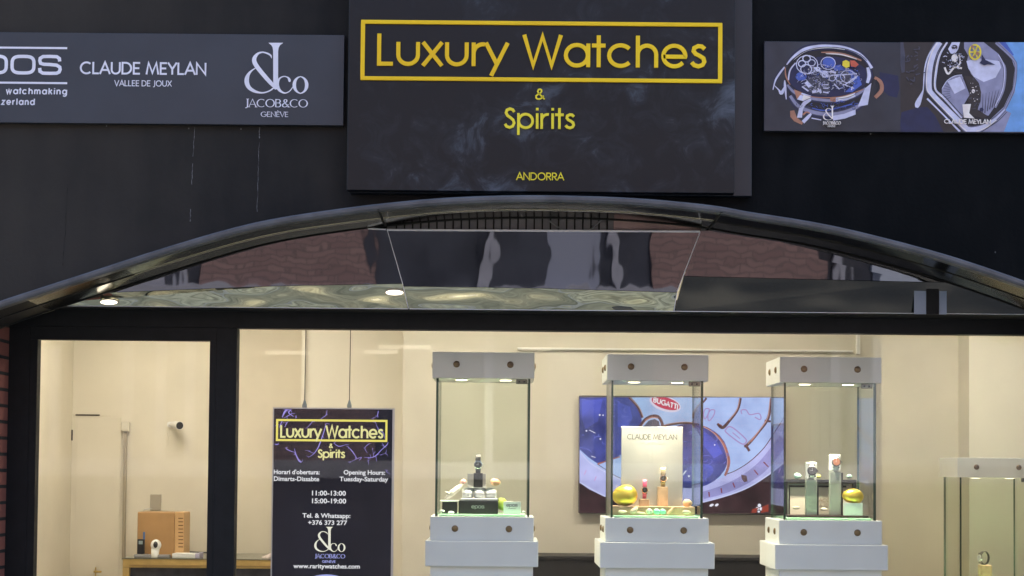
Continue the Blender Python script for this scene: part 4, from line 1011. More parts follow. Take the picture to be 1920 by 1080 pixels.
# ------------------------------------------------------------ goods in the cases
def egg(name, px, py, rx, rz, Y, m, label, rot=0, point=.16, grp='decorative eggs in the glass cases'):
    c = W(px, py, Y); k = (Y+7.2)/F
    bm = B(); ellipsoid(bm, (0, 0, 0), rx*k, min(rx, rz)*k, rz*k, point, Matrix.Rotation(math.radians(rot), 3, 'Y'))
    o = obj(name, bm, m, smooth=True); o.location = c
    return tag(o, label, 'egg', grp)
def watch(px, py, dpx, Y, label, strap_m, case_m, dial_m, rotz=0, tilt=12, sh=.85, crown=True):
    k = (Y+7.2)/F; D = dpx*k
    o = thing('wrist_watch', label, 'watch', W(px, py, Y), rotz, 'watches on show in the glass cases'); o['_local'] = 1
    ry, rz = D*.62, D*sh
    bm = B(); n = 28; rows = []
    for i in range(n+1):
        t = 2*PI*i/n; y = ry*(1-math.cos(t)) - .02*D; z = rz*math.sin(t)
        w = D*(.30 if math.cos(t) > 0 else .24)
        ny, nz = -math.cos(t)*rz, math.sin(t)*ry; q = math.hypot(ny, nz); ny, nz = ny/q*D*.05, nz/q*D*.05
        rows.append([bm.verts.new(v) for v in ((-w, y-ny*0, z), (w, y, z), (w, y+ny, z+nz), (-w, y+ny, z+nz))])
    for a, b in zip(rows, rows[1:]):
        for j in range(4): bm.faces.new((a[j], a[(j+1) % 4], b[(j+1) % 4], b[j]))
    s = obj('strap', bm, strap_m, o); s['_local'] = 1
    bm = B(); tube(bm, [(0, D*.06, 0), (0, -D*.02, 0), (0, -D*.16, 0), (0, -D*.20, 0)], [D*.46, D*.5, D*.5, D*.43], n=28, caps=True)
    for sx in (-1, 1):
        for sz in (-1, 1): box(bm, sx*D*.30-.06*D, sx*D*.30+.06*D, -D*.08, D*.03, sz*D*.58-.10*D, sz*D*.58+.10*D)
    c = obj('case', bm, case_m, o, smooth=False)
    bm = B(); tube(bm, [(0, -D*.2005, 0), (0, -D*.215, 0)], [D*.40, D*.40], n=28); c['_local'] = 1; d = obj('dial', bm, dial_m, c); d['_local'] = 1
    bm = B(); box(bm, -D*.02, D*.02, -D*.225, -D*.216, -D*.05, D*.30); box(bm, -D*.22, D*.05, -D*.235, -D*.226, -D*.02, D*.02); obj('hands', bm, M_STEEL, c)
    if crown:
        bm = B(); tube(bm, [(D*.49, -D*.08, 0), (D*.62, -D*.08, 0)], D*.07, n=12); obj('crown', bm, case_m, c)
    o.rotation_euler = (math.radians(-tilt), 0, rotz)
    for q in (o, s, c, d): 
        if '_local' in q: del q['_local']
    return o
def block(name, px0, py0, px1, py1, Y0, dep, m, label, cat, bev=.0015, grp=None, zfloor=None):
    x0, x1, z0, z1 = R(px0, py0, px1, py1, Y0)
    if zfloor is not None: z0 = zfloor
    bm = B(); box(bm, x0, x1, Y0, Y0+dep, z0, z1, bev=bev)
    return tag(obj(name, bm, m), label, cat, grp)
YG = Y1+.12
M_BLKBOX = mat('black_leatherette', (.014, .014, .015), .35, noise=.2)
M_SILV = mat('silver_card', (.40, .41, .385), .34, metal=.6, noise=.05, nscale=3)
M_CREAM = mat('cream_satin', (.72, .66, .55), .55)
M_STAND = mat('grey_green_satin', (.36, .39, .33), .45)
M_CARD = mat('white_card', (.74, .75, .74), .6)
M_LETDK = mat('grey_ink', (.045, .045, .042), .5)
M_SILVMET = mat('polished_steel', (.65, .65, .66), .18, metal=1)
M_ROSE = mat('rose_gold', (.75, .45, .25), .22, metal=1)
M_DIALW = mat('white_dial', (.70, .70, .68), .3); M_DIALB = mat('dark_dial', (.05, .05, .055), .25)
# case 1: black presentation box, white cushions, black watch stand
t = thing('watch_box', 'long black watch box with three white cushions on its open top', 'box', W(897, 962, YG))
x0, x1, z0, z1 = R(860, 939, 934, 963, YG); z0 = Z1+.0005
bm = B(); box(bm, x0, x1, YG, YG+.13, z0, z1, bev=.003); obj('body', bm, M_BLKBOX, t)
bm = B(); box(bm, x0+.008, x1-.002, YG+.03, YG+.128, z1+.0005, z1+.012, bev=.003); obj('tray', bm, M_CARD, t)
xs0, xs1, zs0, zs1 = R(866, 913.5, 931, 936, YG+.04)
for i in range(3):
    a = x0+.016+i*(x1-x0-.02)/3; w_ = (x1-x0-.02)/3-.006
    bm = B(); ellipsoid(bm, ((a+w_/2), YG+.075, z1+.036), w_/2, .034, .028, 0)
    for v in bm.verts:
        v.co.x = a+w_/2+max(-w_/2, min(w_/2, (v.co.x-a-w_/2)*1.5))
    obj('cushion', bm, M_CARD, t, smooth=True)
bm = B(); letters(bm, 'epos', 884, 908, 953, 5, YG, sw=.16, glyphs=GX, th=.0008); obj('lettering', bm, mat('silver_ink', (.5, .5, .5), .4), t)
zst = z1+.0662
block('watch_stand', 888, 887, 905, 912, YG+.05, .035, M_BLKBOX, 'black upright watch stand behind the white cushions', 'watch stand', zfloor=zst)
block('backing_card', 876.5, 888, 911, 912.5, YG+.092, .012, M_SILV, 'pale silver card block right behind the black watch stand', 'card', zfloor=zst-.02)
bm = B(); x0_, x1_, _, _ = R(870, 900, 926, 912, YG+.11); box(bm, x0_, x1_, YG+.046, YG+.107, z1+.0635, z1+.066); tag(obj('shelf_plate', bm, mat('clear_acrylic_white', (.75, .75, .72), .2)), 'thin pale plate carried by the cushions of the black watch box', 'plate')
watch(896.5, 871, 15.5, YG+.050, 'steel watch with black strap alone on the black stand', M_BLACK, M_SILVMET, M_DIALB, tilt=-8, sh=1.15)
egg('egg', 929, 904, 9.5, 7, YG+.07, mat('peach_shell', (.75, .42, .25), .4), 'peach orange egg right of the black watch stand', 8)
egg('egg', 868.5, 903, 6, 4.2, YG+.07, mat('pink_shell', (.75, .42, .38), .4), 'small pink egg left of the black watch stand', 170)
egg('egg', 942, 946, 14, 11, YG+.10, mat('lime_shell', (.50, .60, .10), .35), 'lime green egg behind the small white card', 40)
cd = block('name_card', 944, 940.5, 976.5, 962.5, YG-.03, .006, M_CARD, 'small white name card in the right corner of its glass case', 'card', zfloor=Z1+.0005)
bm = B(); letters(bm, 'epos', 949.5, 970.5, 950, 4.6, YG-.03, sw=.16, glyphs=GX, th=.0006); x0_, x1_, z0_, z1_ = R(953, 953.3, 967, 954, YG-.03); box(bm, x0_, x1_, YG-.0305, YG-.03, z0_, z1_); obj('lettering', bm, M_LETDK, cd)
# white twig with a second black tray on the left
bm = B(); tube(bm, [W(836, 936, YG+.05), W(848, 924, YG+.05), W(858, 916, YG+.06), W(868, 907, YG+.07)], [.010, .016, .014, .006], n=10); tube(bm, [W(846, 926, YG+.05), W(833, 922, YG+.03)], [.007, .003], n=8); tag(obj('white_twig', bm, mat('bleached_wood', (.72, .68, .60), .7, noise=.15, nscale=40)), 'bleached white twig leaning on the black watch box', 'twig')
t = thing('watch_tray', 'small black tray with a white top left of the watch box', 'tray', W(845, 955, YG))
x0, x1, z0, z1 = R(829, 938.5, 857, 952, YG+.02); bm = B(); box(bm, x0, x1, YG+.02, YG+.1, Z1+.0005, z1-.006, bev=.002); obj('body', bm, M_BLKBOX, t)
bm = B(); box(bm, x0-.01, x1+.01, YG+.015, YG+.105, z1-.0055, z1, bev=.002); obj('lid', bm, M_CARD, t)
for i, (px, py, r, lb) in enumerate(((829, 958, 5, 'pale pebble lying left of the small black tray'), (846, 961, 6, 'white pebble in front of the small black tray'), (981, 959.5, 4, 'tiny white pebble right of the white name card'))):
    egg('pebble', px, py, r, r*.5, YG-.01, M_CARD, lb, 0, .1, 'pebbles and shells in the glass cases')['category'] = 'pebble'
# case 2: silver card, gold egg, wooden plank and blocks
t = block('display_card', 1165, 800, 1280, 949, YG+.13, .006, M_SILV, 'tall silver card standing behind two watches on wooden blocks', 'card')
bm = B(); letters(bm, 'CLAUDE MEYLAN', 1176, 1269.5, 824, 9.5, YG+.13, sw=.11, track=.06, th=.001); obj('lettering', bm, M_LETDK, t)
bm = B(); letters(bm, 'VALLEE DE JOUX', 1200, 1247, 832.5, 4.2, YG+.13, sw=.10, track=.10, th=.001); obj('small_lettering', bm, mat('faint_grey_ink', (.30, .30, .28), .5), t)
block('wooden_plank', 1148.5, 950, 1303, 967, YG-.01, .19, M_WOOD, 'long pale wooden plank under the silver card', 'plank', zfloor=Z2+.001)
block('wooden_block', 1199, 936, 1217.5, 950.5, YG+.03, .05, M_WOOD, 'short wooden block carrying the pink watch', 'block', grp='wooden watch blocks')
block('wooden_block', 1234, 913, 1252.5, 950.5, YG+.05, .05, M_WOOD, 'tall wooden block carrying the gold watch', 'block', grp='wooden watch blocks')
M_PINKST = mat('pink_leather', (.75, .10, .19), .4); M_TANST = mat('gold_mesh', (.60, .47, .25), .3, metal=.8)
watch(1209, 918.5, 12, YG+.035, 'rose gold watch with pink strap on the short wooden block', M_PINKST, M_ROSE, M_DIALB, tilt=-10, sh=1.45)
watch(1243.5, 896.5, 13.5, YG+.055, 'gold watch with pale gold strap on the tall wooden block', M_TANST, M_ROSE, mat('bronze_dial', (.20, .12, .04), .3), tilt=-10, sh=1.35)
egg('egg', 1171.5, 929, 24, 20, YG+.02, M_GOLDEGG, 'large gold foil egg on the wooden plank', 175, .08)
for px, py, r, m_, lb in ((1218, 959, 6.2, (.60,.72,.55), 'pale green egg, left of the two mint eggs before the plank'), (1232, 959.5, 6.6, (.28,.70,.52), 'mint green egg touching the pale green one, before the plank'), (1243.5, 959.5, 6.2, (.25,.66,.50), 'rightmost mint green egg before the plank')):
    egg('egg', px, py, r, r*.86, YG-.04, mat('shell_%d' % px, m_, .4), lb, 20)
egg('egg', 1289, 943.5, 9, 7.5, YG+.06, mat('tan_shell', (.55, .38, .22), .5), 'tan egg behind the right end of the plank', 0)
for px, py, rx, rz, rt, lb in ((1167, 959.5, 8, 3.2, 0, 'beige shell before the left end of the plank'), (1189, 957, 9, 5, -40, 'flat tan stone leaning on the plank below the gold egg'), (1201, 962, 10, 2.4, 5, 'thin flat pebble before the short wooden block'), (1287.5, 960, 8, 3.4, 0, 'beige shell before the right end of the plank')):
    e = egg('pebble', px, py, rx, rz, YG-.035, mat('shell_beige', (.66, .54, .40), .6, noise=.2, nscale=60), lb, rt, .2, 'pebbles and shells in the glass cases'); e['category'] = 'pebble'
bm = B(); tube(bm, [W(1251, 964, YG-.03), W(1264, 952, YG-.02)], [.006, .009], n=8); tag(obj('wood_stick', bm, M_WOOD), 'short pale stick leaning on the plank right of the mint eggs', 'stick')
# case 3: open black box, stands, gold egg
t = thing('open_watch_box', 'open black watch box with cream lining behind grey stands', 'box', W(1545, 960, YG+.1))
YO = YG+.13
x0, x1, z0, z1 = R(1472.5, 899, 1606.5, 962, YO); z0 = Z3+.012
fr_ = .02
bm = B(); box(bm, x0, x1, YO, YO+.02, z1-fr_, z1); box(bm, x0, x0+fr_*.6, YO, YO+.02, z0, z1-fr_-.0003); box(bm, x1-fr_, x1, YO, YO+.02, z0, z1-fr_-.0003); obj('lid', bm, M_BLKBOX, t)
bm = B(); box(bm, x0+.004, x1-.012, YO+.021, YO+.026, z0, z1-.004); obj('backing', bm, M_CREAM, t)
bm = B(); xq = x0+fr_*.6; box(bm, xq, x1-fr_-.02, YO+.008, YO+.014, z1-fr_-.010, z1-fr_-.004); box(bm, xq, xq+.005, YO+.008, YO+.014, z0, z1-fr_-.0105); obj('inner_rim', bm, M_STAND, t)
bm = B(); box(bm, xq+.006, x1-fr_-.03, YO+.012, YO+.0145, z1-fr_-.020, z1-fr_-.0105); box(bm, xq+.006, xq+.014, YO+.012, YO+.0145, z0, z1-fr_-.0205); obj('inner_frame', bm, M_BLKBOX, t)
bm = B(); letters(bm, 'JACOB', 1532, 1563, 941, 6.5, YO+.02, sw=.14, th=.001); letters(bm, '& CO', 1536, 1560, 950, 5.5, YO+.02, sw=.14, th=.001); obj('lettering', bm, mat('tan_ink', (.40, .32, .22), .5), t)
bm = B(); xa1, xb1, _, _ = R(1480, 960, 1629, 967, YG-.01); box(bm, xa1, xb1, YG-.01, YO+.03, Z3+.0008, Z3+.0115, bev=.002); obj('base', bm, mat('dark_wine_leather', (.035, .012, .012), .4), t)
M_STANDDK = mat('stand_side_black', (.02, .02, .02), .4)
def gstand(px0, py0, px1, Yq, label):
    x0, x1, z0, z1 = R(px0, py0, px1, 960, Yq); t = thing('watch_stand', label, 'watch stand', (x0, Yq, Z3+.012), 0, 'grey watch stands')
    bm = B(); box(bm, x0, x1, Yq, Yq+.03, Z3+.0118, z1, bev=.003); obj('front_plate', bm, M_STAND, t)
    bm = B(); box(bm, x1+.0005, x1+.009, Yq+.004, Yq+.034, Z3+.0118, z1-.006); obj('side_plate', bm, M_STANDDK, t)
gstand(1511, 899, 1532, YG+.02, 'shorter grey watch stand, carrying the dark watch'); gstand(1556, 884, 1577.5, YG+.04, 'taller grey watch stand, carrying the watch with the brown dial')
def cuff(px0, py0, px1, py1, Yq, label):
    x0, x1, z0, z1 = R(px0, py0, px1, py1, Yq); bm = B(); box(bm, x0, x1, Yq, Yq+.035, z0, z1, bev=.008); tag(obj('watch_cushion', bm, M_CARD), label, 'cushion', 'white watch cushions')
cuff(1512, 866, 1532, 899, YG+.034, 'white cushion on the shorter grey stand'); cuff(1556, 852, 1576.5, 884, YG+.054, 'white cushion on the taller grey stand')
watch(1522.5, 883, 18, YG+.020, 'dark faced watch on the shorter grey stand', mat('white_strap', (.6, .6, .58), .4), mat('black_steel', (.05, .05, .055), .3, metal=.8), M_DIALB, sh=.75)
watch(1567.5, 866.5, 17.5, YG+.040, 'blue grey watch with brown dial on the taller grey stand', mat('ice_strap', (.50, .58, .62), .35), mat('blue_steel', (.20, .24, .26), .25, metal=.9), mat('brown_dial', (.22, .09, .05), .3), sh=.75)
egg('egg', 1599, 930.5, 20, 14.5, YG+.03, M_GOLDEGG, 'large gold foil egg partly behind a white card', 185, .06)
cd = block('name_card', 1581.5, 943, 1617.5, 960.5, YG-.004, .006, M_CARD, 'blank white card in front of a gold egg', 'card', zfloor=Z3+.0118)
for px, py, r, m_, lb in ((1495.5, 892.5, 7, (.40,.62,.56), 'turquoise egg on the left top edge of the open box'), (1593, 893, 5.2, (.36,.56,.50), 'turquoise egg on the right top edge of the open box'), (1534.5, 893, 5, (.66,.62,.14), 'small yellow egg on the open box between the stands')):
    egg('egg', px, py, r, r*.8, YO+.01, mat('shell_%d' % px, m_, .4), lb, 0)
for px, py, lb in ((1493, 952, 'cream pebble left of the shorter grey stand'), (1545, 955, 'cream pebble between the two grey stands')):
    e = egg('pebble', px, py, 7, 3.2, YG+.05, M_CREAM, lb, 0, .1, 'pebbles and shells in the glass cases'); e['category'] = 'pebble'
# case 4: watch seen edge-on on a wooden stand
block('wooden_stand', 1839, 1060, 1860, 1100, Y4+.12, .06, M_WOOD, 'pale wooden stand in the farthest glass case', 'watch stand', zfloor=Z4)
watch(1838, 1046, 14, Y4+.14, 'steel watch seen edge-on on the farthest wooden stand', mat('dark_steel', (.08, .085, .07), .3, metal=.7), M_SILVMET, M_DIALW, rotz=-PI/2+.25, tilt=0, sh=.85)

# ------------------------------------------------------------ television
tv = thing('television', 'flat television showing a blue watch dial on the cream wall', 'television', (W(1278, 855, YT).x, YT, W(1278, 855, YT).z))
YV = YT-.05
bm = B(); x0, x1, z0, z1 = R(1085.5, 743, 1471.5, 964, YV); box(bm, x0, x1, YV, YT-.002, z0, z1, bev=.003)
obj('body', bm, mat('tv_bezel', (.10, .085, .08), .35), tv)
A = Art(YV, 1070, 730, 4.319, clip=(72, 66, 1728, 1001), base=.0010, step=.00006)
def em(n, c, s=1.0): return emit_mat('tv_'+n, c, s, dict(blue=.45, blue2=.4, ring=.16, ring2=.2, brown=.5, dial=.14, edge=.45, copper=.45).get(n, 0), 7)
start_picture()
art('screen_dial', em('dial', (172, 194, 248)), tv, lambda b: A.poly(b, [(72,66),(1728,66),(1728,1001),(72,1001)]))
art('screen_outside', em('brown', (62, 42, 46)), tv, lambda b: A.poly(b, [(72,755),(150,810),(270,868),(400,910),(600,950),(800,955),(1000,935),(1070,918),(1300,855),(1500,765),(1615,690),(1728,600),(1728,1001),(72,1001)]))
art('screen_ring', em('ring', (184, 187, 240)), tv, lambda b: A.poly(b, [(72,490),(150,580),(270,655),(400,718),(600,775),(800,800),(1000,785),(1070,770),(1240,710),(1400,620),(1550,490),(1640,360),(1728,230),(1728,600),(1615,690),(1500,765),(1300,855),(1070,918),(1000,935),(800,955),(600,950),(400,910),(270,868),(150,810),(72,755)]))
art('screen_ring_shade', em('ring2', (150, 148, 205)), tv, lambda b: A.stroke(b, [(1070,860,60),(1240,810,70),(1400,735,80),(1540,635,90),(1640,520,90),(1728,400,90)]))
art('screen_subdial', em('blue', (72, 78, 150)), tv, lambda b: (A.poly(b, spline([(72,66),(470,66),(550,160),(575,245),(555,310),(500,400),(420,525),(350,565),(215,600),(140,545),(72,485)], True)[5:] and [(72,66),(470,66),(530,130),(565,195),(576,250),(558,310),(500,400),(430,515),(350,565),(215,600),(140,548),(72,485)]),
    A.ell(b, 965, 540, 312, 262)))
art('screen_subdial_shine', em('blue2', (84, 92, 185)), tv, lambda b: (A.poly(b, [(90,90),(260,80),(220,260),(120,320),(90,240)]), A.poly(b, [(380,100),(480,140),(500,240),(440,330),(380,300)]), A.ell(b, 1020, 680, 140, 70, -15), A.poly(b, [(1080,340),(1180,420),(1230,520),(1160,560),(1080,460)])))
art('screen_dial_edge', em('edge', (92, 62, 66)), tv, lambda b: (A.stroke(b, [(470,60),(545,145),(582,230)], 22), A.stroke(b, [(560,305),(600,248),(655,218),(708,222),(738,268),(742,300)], 24), A.stroke(b, [(745,300),(830,280),(940,272),(1040,285)], 20),
    A.stroke(b, [(215,605),(300,660),(400,718),(600,778),(800,802)], 6), A.stroke(b, [(1255,690),(1340,655),(1450,585),(1560,480),(1640,365),(1728,225)], 7),
    A.stroke(b, [(1375,70,22),(1352,165,20),(1285,255,22),(1230,310,26),(1185,280,14)]), A.stroke(b, [(1622,70,20),(1600,230,24),(1520,350,18),(1440,440,24),(1405,465,20)]), A.stroke(b, [(1570,255,20),(1620,260,16)], smooth=False), A.stroke(b, [(1425,465,20),(1448,500,22)], smooth=False), A.stroke(b, [(1100,70,18),(1072,108,12)], smooth=False),
    A.poly(b, [(1380,690),(1425,700),(1432,745),(1405,752),(1385,725)])))
art('screen_gold_edge', em('copper', (170, 105, 95)), tv, lambda b: (A.stroke(b, [(1070,298,10),(1160,350,16),(1235,440,20),(1278,560,24),(1272,640,22),(1248,700,18)]), A.stroke(b, [(220,605,16),(290,580,10),(400,545,10)]), A.stroke(b, [(600,250),(655,225),(705,232)], 8), A.stroke(b, [(1190,275,8),(1225,295,8)], smooth=False),
    A.stroke(b, [(1460,425,8),(1530,330,6),(1590,240,6)])))
def faint(b):
    rnd = random.Random(3)
    for i in range(46):
        x, y = (rnd.uniform(90, 540), rnd.uniform(90, 560)) if i % 2 else (rnd.uniform(900, 1240), rnd.uniform(330, 760))
        if (x < 560 and (x-250)**2/105000+(y-300)**2/80000 > 1) or (x > 600 and ((x-965)/290)**2+((y-540)/240)**2 > 1): continue
        a0 = rnd.uniform(0, 6.3); r_ = rnd.uniform(14, 60); d_ = rnd.uniform(.6, 2.2)
        A.stroke(b, [(x+r_*math.cos(a0+d_*k/5), y+.6*r_*math.sin(a0+d_*k/5), 2+5*math.sin(PI*k/5)) for k in range(6)])
art('screen_subdial_texture', em('blue3', (112, 120, 205)), tv, faint)
art('screen_rim_light', em('rimlight', (205, 165, 160)), tv, lambda b: (A.stroke(b, [(478,62),(553,145),(588,226)], 5), A.stroke(b, [(570,305),(608,256),(658,230),(704,235)], 5), A.stroke(b, [(748,292),(832,272),(940,264),(1040,277)], 4), A.stroke(b, [(1078,306),(1155,352),(1226,440),(1268,560),(1262,640)], 5),
    A.stroke(b, [(1368,72),(1345,165),(1280,252)], 5), A.stroke(b, [(1614,72),(1592,232),(1512,350),(1434,440)], 5)))
art('screen_ring_light', em('ringlight', (206, 212, 250)), tv, lambda b: (A.stroke(b, [(72,752),(270,862),(400,904),(600,944),(800,949),(1000,929),(1300,849),(1500,759),(1728,592)], 9), A.stroke(b, [(72,500),(150,590),(270,664),(400,728)], 7)))
art('screen_loop', em('loop', (95, 92, 110)), tv, lambda b: A.poly(b, [(590,300),(630,255),(680,240),(715,260),(722,300)]))
art('screen_numerals', em('pink', (168, 140, 196)), tv, lambda b: (A.stroke(b, [(1090,160),(1120,160),(1110,205),(1085,240),(1075,200)], 9, closed=True), A.stroke(b, [(1130,170),(1165,170),(1155,215),(1120,255),(1110,215)], 9, closed=True),
    A.stroke(b, [(1255,325),(1300,305),(1410,395),(1418,430),(1380,440),(1265,355)], 10, closed=True), A.stroke(b, [(1310,350),(1370,400)], 8, smooth=False),
    A.stroke(b, [(1385,200),(1380,170),(1420,168),(1450,205),(1520,195),(1540,225),(1530,245),(1490,225)], 9)))
art('screen_ticks', em('tick', (130, 60, 72)), tv, lambda b: [A.stroke(b, [(x-dx, y+20), (x+dx, y-20)], 10, smooth=False) for x, y, dx in ((1120,850,-2),(1220,820,-3),(1320,775,-8),(1500,672,-16),(1580,608,-20))])
art('screen_faint_ticks', em('faint', (205, 160, 215)), tv, lambda b: [A.stroke(b, [(x-8, y+18), (x+8, y-18)], 8, smooth=False) for x, y in ((200,722),(118,672),(1690,660))])
art('screen_sparkles', em('white', (240, 240, 255)), tv, lambda b: (A.ell(b, 235, 208, 7, 7), A.ell(b, 262, 210, 6, 6), A.ell(b, 240, 402, 7, 7), A.ell(b, 127, 336, 7, 7), A.stroke(b, [(150,330),(200,355)], 5, smooth=False), A.stroke(b, [(165,540),(200,552)], 5, smooth=False), A.stroke(b, [(905,695),(935,658)], 9, smooth=False), A.ell(b, 957, 703, 8, 8), A.ell(b, 1165, 450, 6, 6),
    A.ell(b, 1140, 938, 18, 10, -25), A.ell(b, 1182, 936, 16, 10, -30), A.ell(b, 1527, 940, 14, 14), A.ell(b, 1510, 965, 13, 13), A.ell(b, 1540, 968, 13, 13), A.ell(b, 1522, 990, 10, 8)))
art('screen_rust', em('rust', (150, 62, 48)), tv, lambda b: (A.poly(b, [(1470,970),(1520,955),(1500,1000),(1460,1000)]), A.poly(b, [(1550,950),(1600,930),(1600,990),(1540,1000)])))
art('screen_badge_rim', em('rim', (225, 215, 245)), tv, lambda b: A.ell(b, 765, 116, 132, 62, 17))
art('screen_badge', em('red', (198, 32, 82)), tv, lambda b: A.ell(b, 768, 113, 118, 47, 17))
end_picture('screen_image', tv)
bm = B()
tot, gl = text_strokes('BUGATTI', track=.14)
for x, sts in gl:
    for st in sts:
        P = []
        for u, v in st:
            s_ = (x+u)/tot*205-102; q = v*42-21
            th_ = math.radians(17); P.append((768+s_*math.cos(th_)+q*math.sin(th_)*.4, 113+s_*math.sin(th_)-q*math.cos(th_)))
        A.stroke(bm, P, 9, smooth=False)
obj('screen_badge_lettering', bm, em('white', (240, 240, 255)), tv)

# low dark cabinet below the television
bm = B(); x0, _, _, z1 = R(900, 1044.5, 1640, 1200, YT-.35); xb1 = W(1640, 1044, YT-.35).x
t = thing('low_cabinet', 'low dark cabinet along the wall under the television', 'cabinet', (x0, YT-.35, .02))
box(bm, x0, xb1, YT-.35, YT-.002, .02, z1-.02, bev=.003); obj('body', bm, mat('charcoal_laminate', (.020, .018, .018), .45, noise=.15), t)
bm = B(); box(bm, x0-.01, xb1+.01, YT-.36, YT-.002, z1-.0195, z1, bev=.003); obj('top_board', bm, mat('charcoal_laminate', (.02, .018, .018)), t)

# ------------------------------------------------------------ desk corner behind the door
YK = 3.05
x0, x1, z0, z1 = R(230, 1045, 690, 1066, YK); zt = W(330, 1047, YK).z; zu = W(330, 1065, YK).z
ct = thing('counter', 'oak edged counter with dark front behind the glass door', 'counter', (x0, YK, .02))
bm = B(); box(bm, x0, x1, YK, YB-.001, zu, zt-.006, bev=.003); box(bm, x0, x0+.042, YK+.001, YK+.5, .02, zu-.0005); obj('frame', bm, M_OAK, ct)
bm = B(); box(bm, x0-.004, x1, YK-.004, YB-.001, zt-.0055, zt, bev=.001); obj('glass_top', bm, mat('grey_green_top', (.16, .16, .12), .15), ct)
bm = B(); box(bm, x0+.043, x1-.01, YK+.03, YK+.05, .02, zu-.001); obj('front_panel', bm, mat('dark_marble', (.035, .035, .042), .25, noise=.5, nscale=9), ct)
bm = B(); box(bm, x0+.043, x1, YK-.006, YK-.0005, zu+.012, zu+.018); obj('trim', bm, mat('oak_dark', (.28, .18, .06), .5), ct)
def onct(px, Y): return W(px, 1000, Y).x
# tan wooden case with a slotted edge
YX = YK+.18
x0, x1, z0, z1 = R(257, 960, 327, 1037, YX); z0 = zt
bx = thing('slotted_wooden_box', 'tan wooden box with a slotted rounded edge on the counter', 'box', (x0, YX, zt))
bm = B(); box(bm, x0, x1, YX, YX+.2, z0+.0005, z1, bev=.008); obj('body', bm, M_TAN, bx)
xe0, xe1, _, _ = R(327.5, 960, 345, 1037, YX); bm = B(); box(bm, x1+.0005, xe1, YX+.004, YX+.2, z0+.0005, z1+.001, bev=.006); ed = obj('edge_board', bm, M_TANEDGE, bx)
bm = B()
for i in range(9):
    a0, a1, b0, b1 = R(334.5, 971+i*6.7, 343.5, 972.6+i*6.7, YX+.004); box(bm, a0, a1, YX+.0025, YX+.0039, b0, b1)
obj('slot', bm, mat('slot_brown', (.10, .05, .02), .9), ed)
bm = B(); tube(bm, [W(266, 962, YX+.1), W(272, 955, YX+.1), W(284, 953.5, YX+.1)], .003, n=6); obj('wire_handle', bm, M_STEEL, bx)
# desk phone
YQ = YK+.13
t = thing('cordless_phone', 'black cordless phone standing at the left of the wooden box', 'phone', W(263, 1030, YQ))
bm = B(); x0, x1, z0, z1 = R(257, 1011, 270, 1030, YQ); box(bm, x0, x1, YQ, YQ+.03, zt+.02, z1, bev=.004); obj('body', bm, M_BLACK, t)
bm = B(); a = R(260, 1014, 267.5, 1020.5, YQ); box(bm, a[0], a[1], YQ-.001, YQ, a[2], a[3]); obj('display', bm, mat('lcd_grey', (.30, .38, .40), .3), t)
bm = B(); a = R(268, 997.5, 271.5, 1013, YQ+.02); box(bm, a[0], a[1], YQ+.02, YQ+.03, a[2], a[3], bev=.002); obj('antenna', bm, mat('blue_plastic', (.08, .16, .38), .4), t)
bm = B(); a = R(256, 1030, 321, 1036, YQ); box(bm, a[0], a[0]+.07, YQ-.03, YQ+.04, zt+.0005, zt+.0195, bev=.003); obj('cradle', bm, M_BLACK, t)
bm = B(); a = R(296, 1033, 321, 1042, YQ-.05); bx1 = a[1]; box(bm, W(254, 1000, YQ-.05).x, W(320, 1000, YQ-.05).x, YQ-.09, YQ-.035, zt+.0005, zt+.02, bev=.004); tag(obj('grey_tray', bm, mat('grey_tray_plastic', (.30, .29, .30), .4)), 'flat grey tray on the counter behind the small white camera', 'tray')
# small white dome camera
YR = YK+.02
t = thing('indoor_camera', 'small white indoor camera with black face standing on the counter', 'camera', W(289, 1046, YR))
c = W(292.5, 1022, YR+.03); k = (YR+7.2)/F
bm = B(); ellipsoid(bm, c, 9.8*k, 9.8*k, 10.6*k); obj('head', bm, M_WHITE, t, smooth=True)
bm = B(); ellipsoid(bm, c+Vector((.002, -.0135, .002)), 6.0*k, 6.8*k, 7.6*k); obj('face', bm, M_BLACK, t, smooth=True)
pb = W(290, 1046, YR+.03); bm = B(); tube(bm, [(pb.x, pb.y, zt+.0005), (pb.x, pb.y, zt+.01), (c.x-.003, c.y, c.z-.025)], [6.2*k, 6.6*k, 8.0*k], n=20); obj('base', bm, M_WHITE, t, smooth=True)
# white boxes
t = thing('flat_box', 'flat white box with lilac side lying on the counter by the mullion', 'box', W(348, 1042, YR))
a = R(322, 1039, 365, 1047, YR+.02); bm = B(); box(bm, a[0], a[1], YR+.03, YR+.16, zt+.0005, zt+.028, bev=.002); obj('body', bm, M_CARD, t)
bm = B(); box(bm, a[1]+.0005, a[1]+.03, YR+.03, YR+.16, zt+.0005, zt+.030, bev=.002); obj('sleeve', bm, mat('lilac_card', (.42, .40, .55), .5), t)
bm = B(); tube(bm, [W(356, 1034.5, YR+.2), W(384, 1036, YR+.2), W(402, 1037, YR+.2)], .005, n=6); tag(obj('black_pen', bm, M_BLACK), 'thin black rod lying behind the flat white box', 'pen')
bm = B(); p = W(500, 1045, YK+.1); tube(bm, [(p.x-.03, p.y, zt+.004), (p.x+.01, p.y, zt+.004), (p.x+.05, p.y, zt+.035)], [.006, .02, .012], n=8); tag(obj('folded_paper', bm, mat('paper_pinkish', (.72, .62, .58), .7)), 'crumpled pale paper on the counter beside the hanging screen', 'paper')
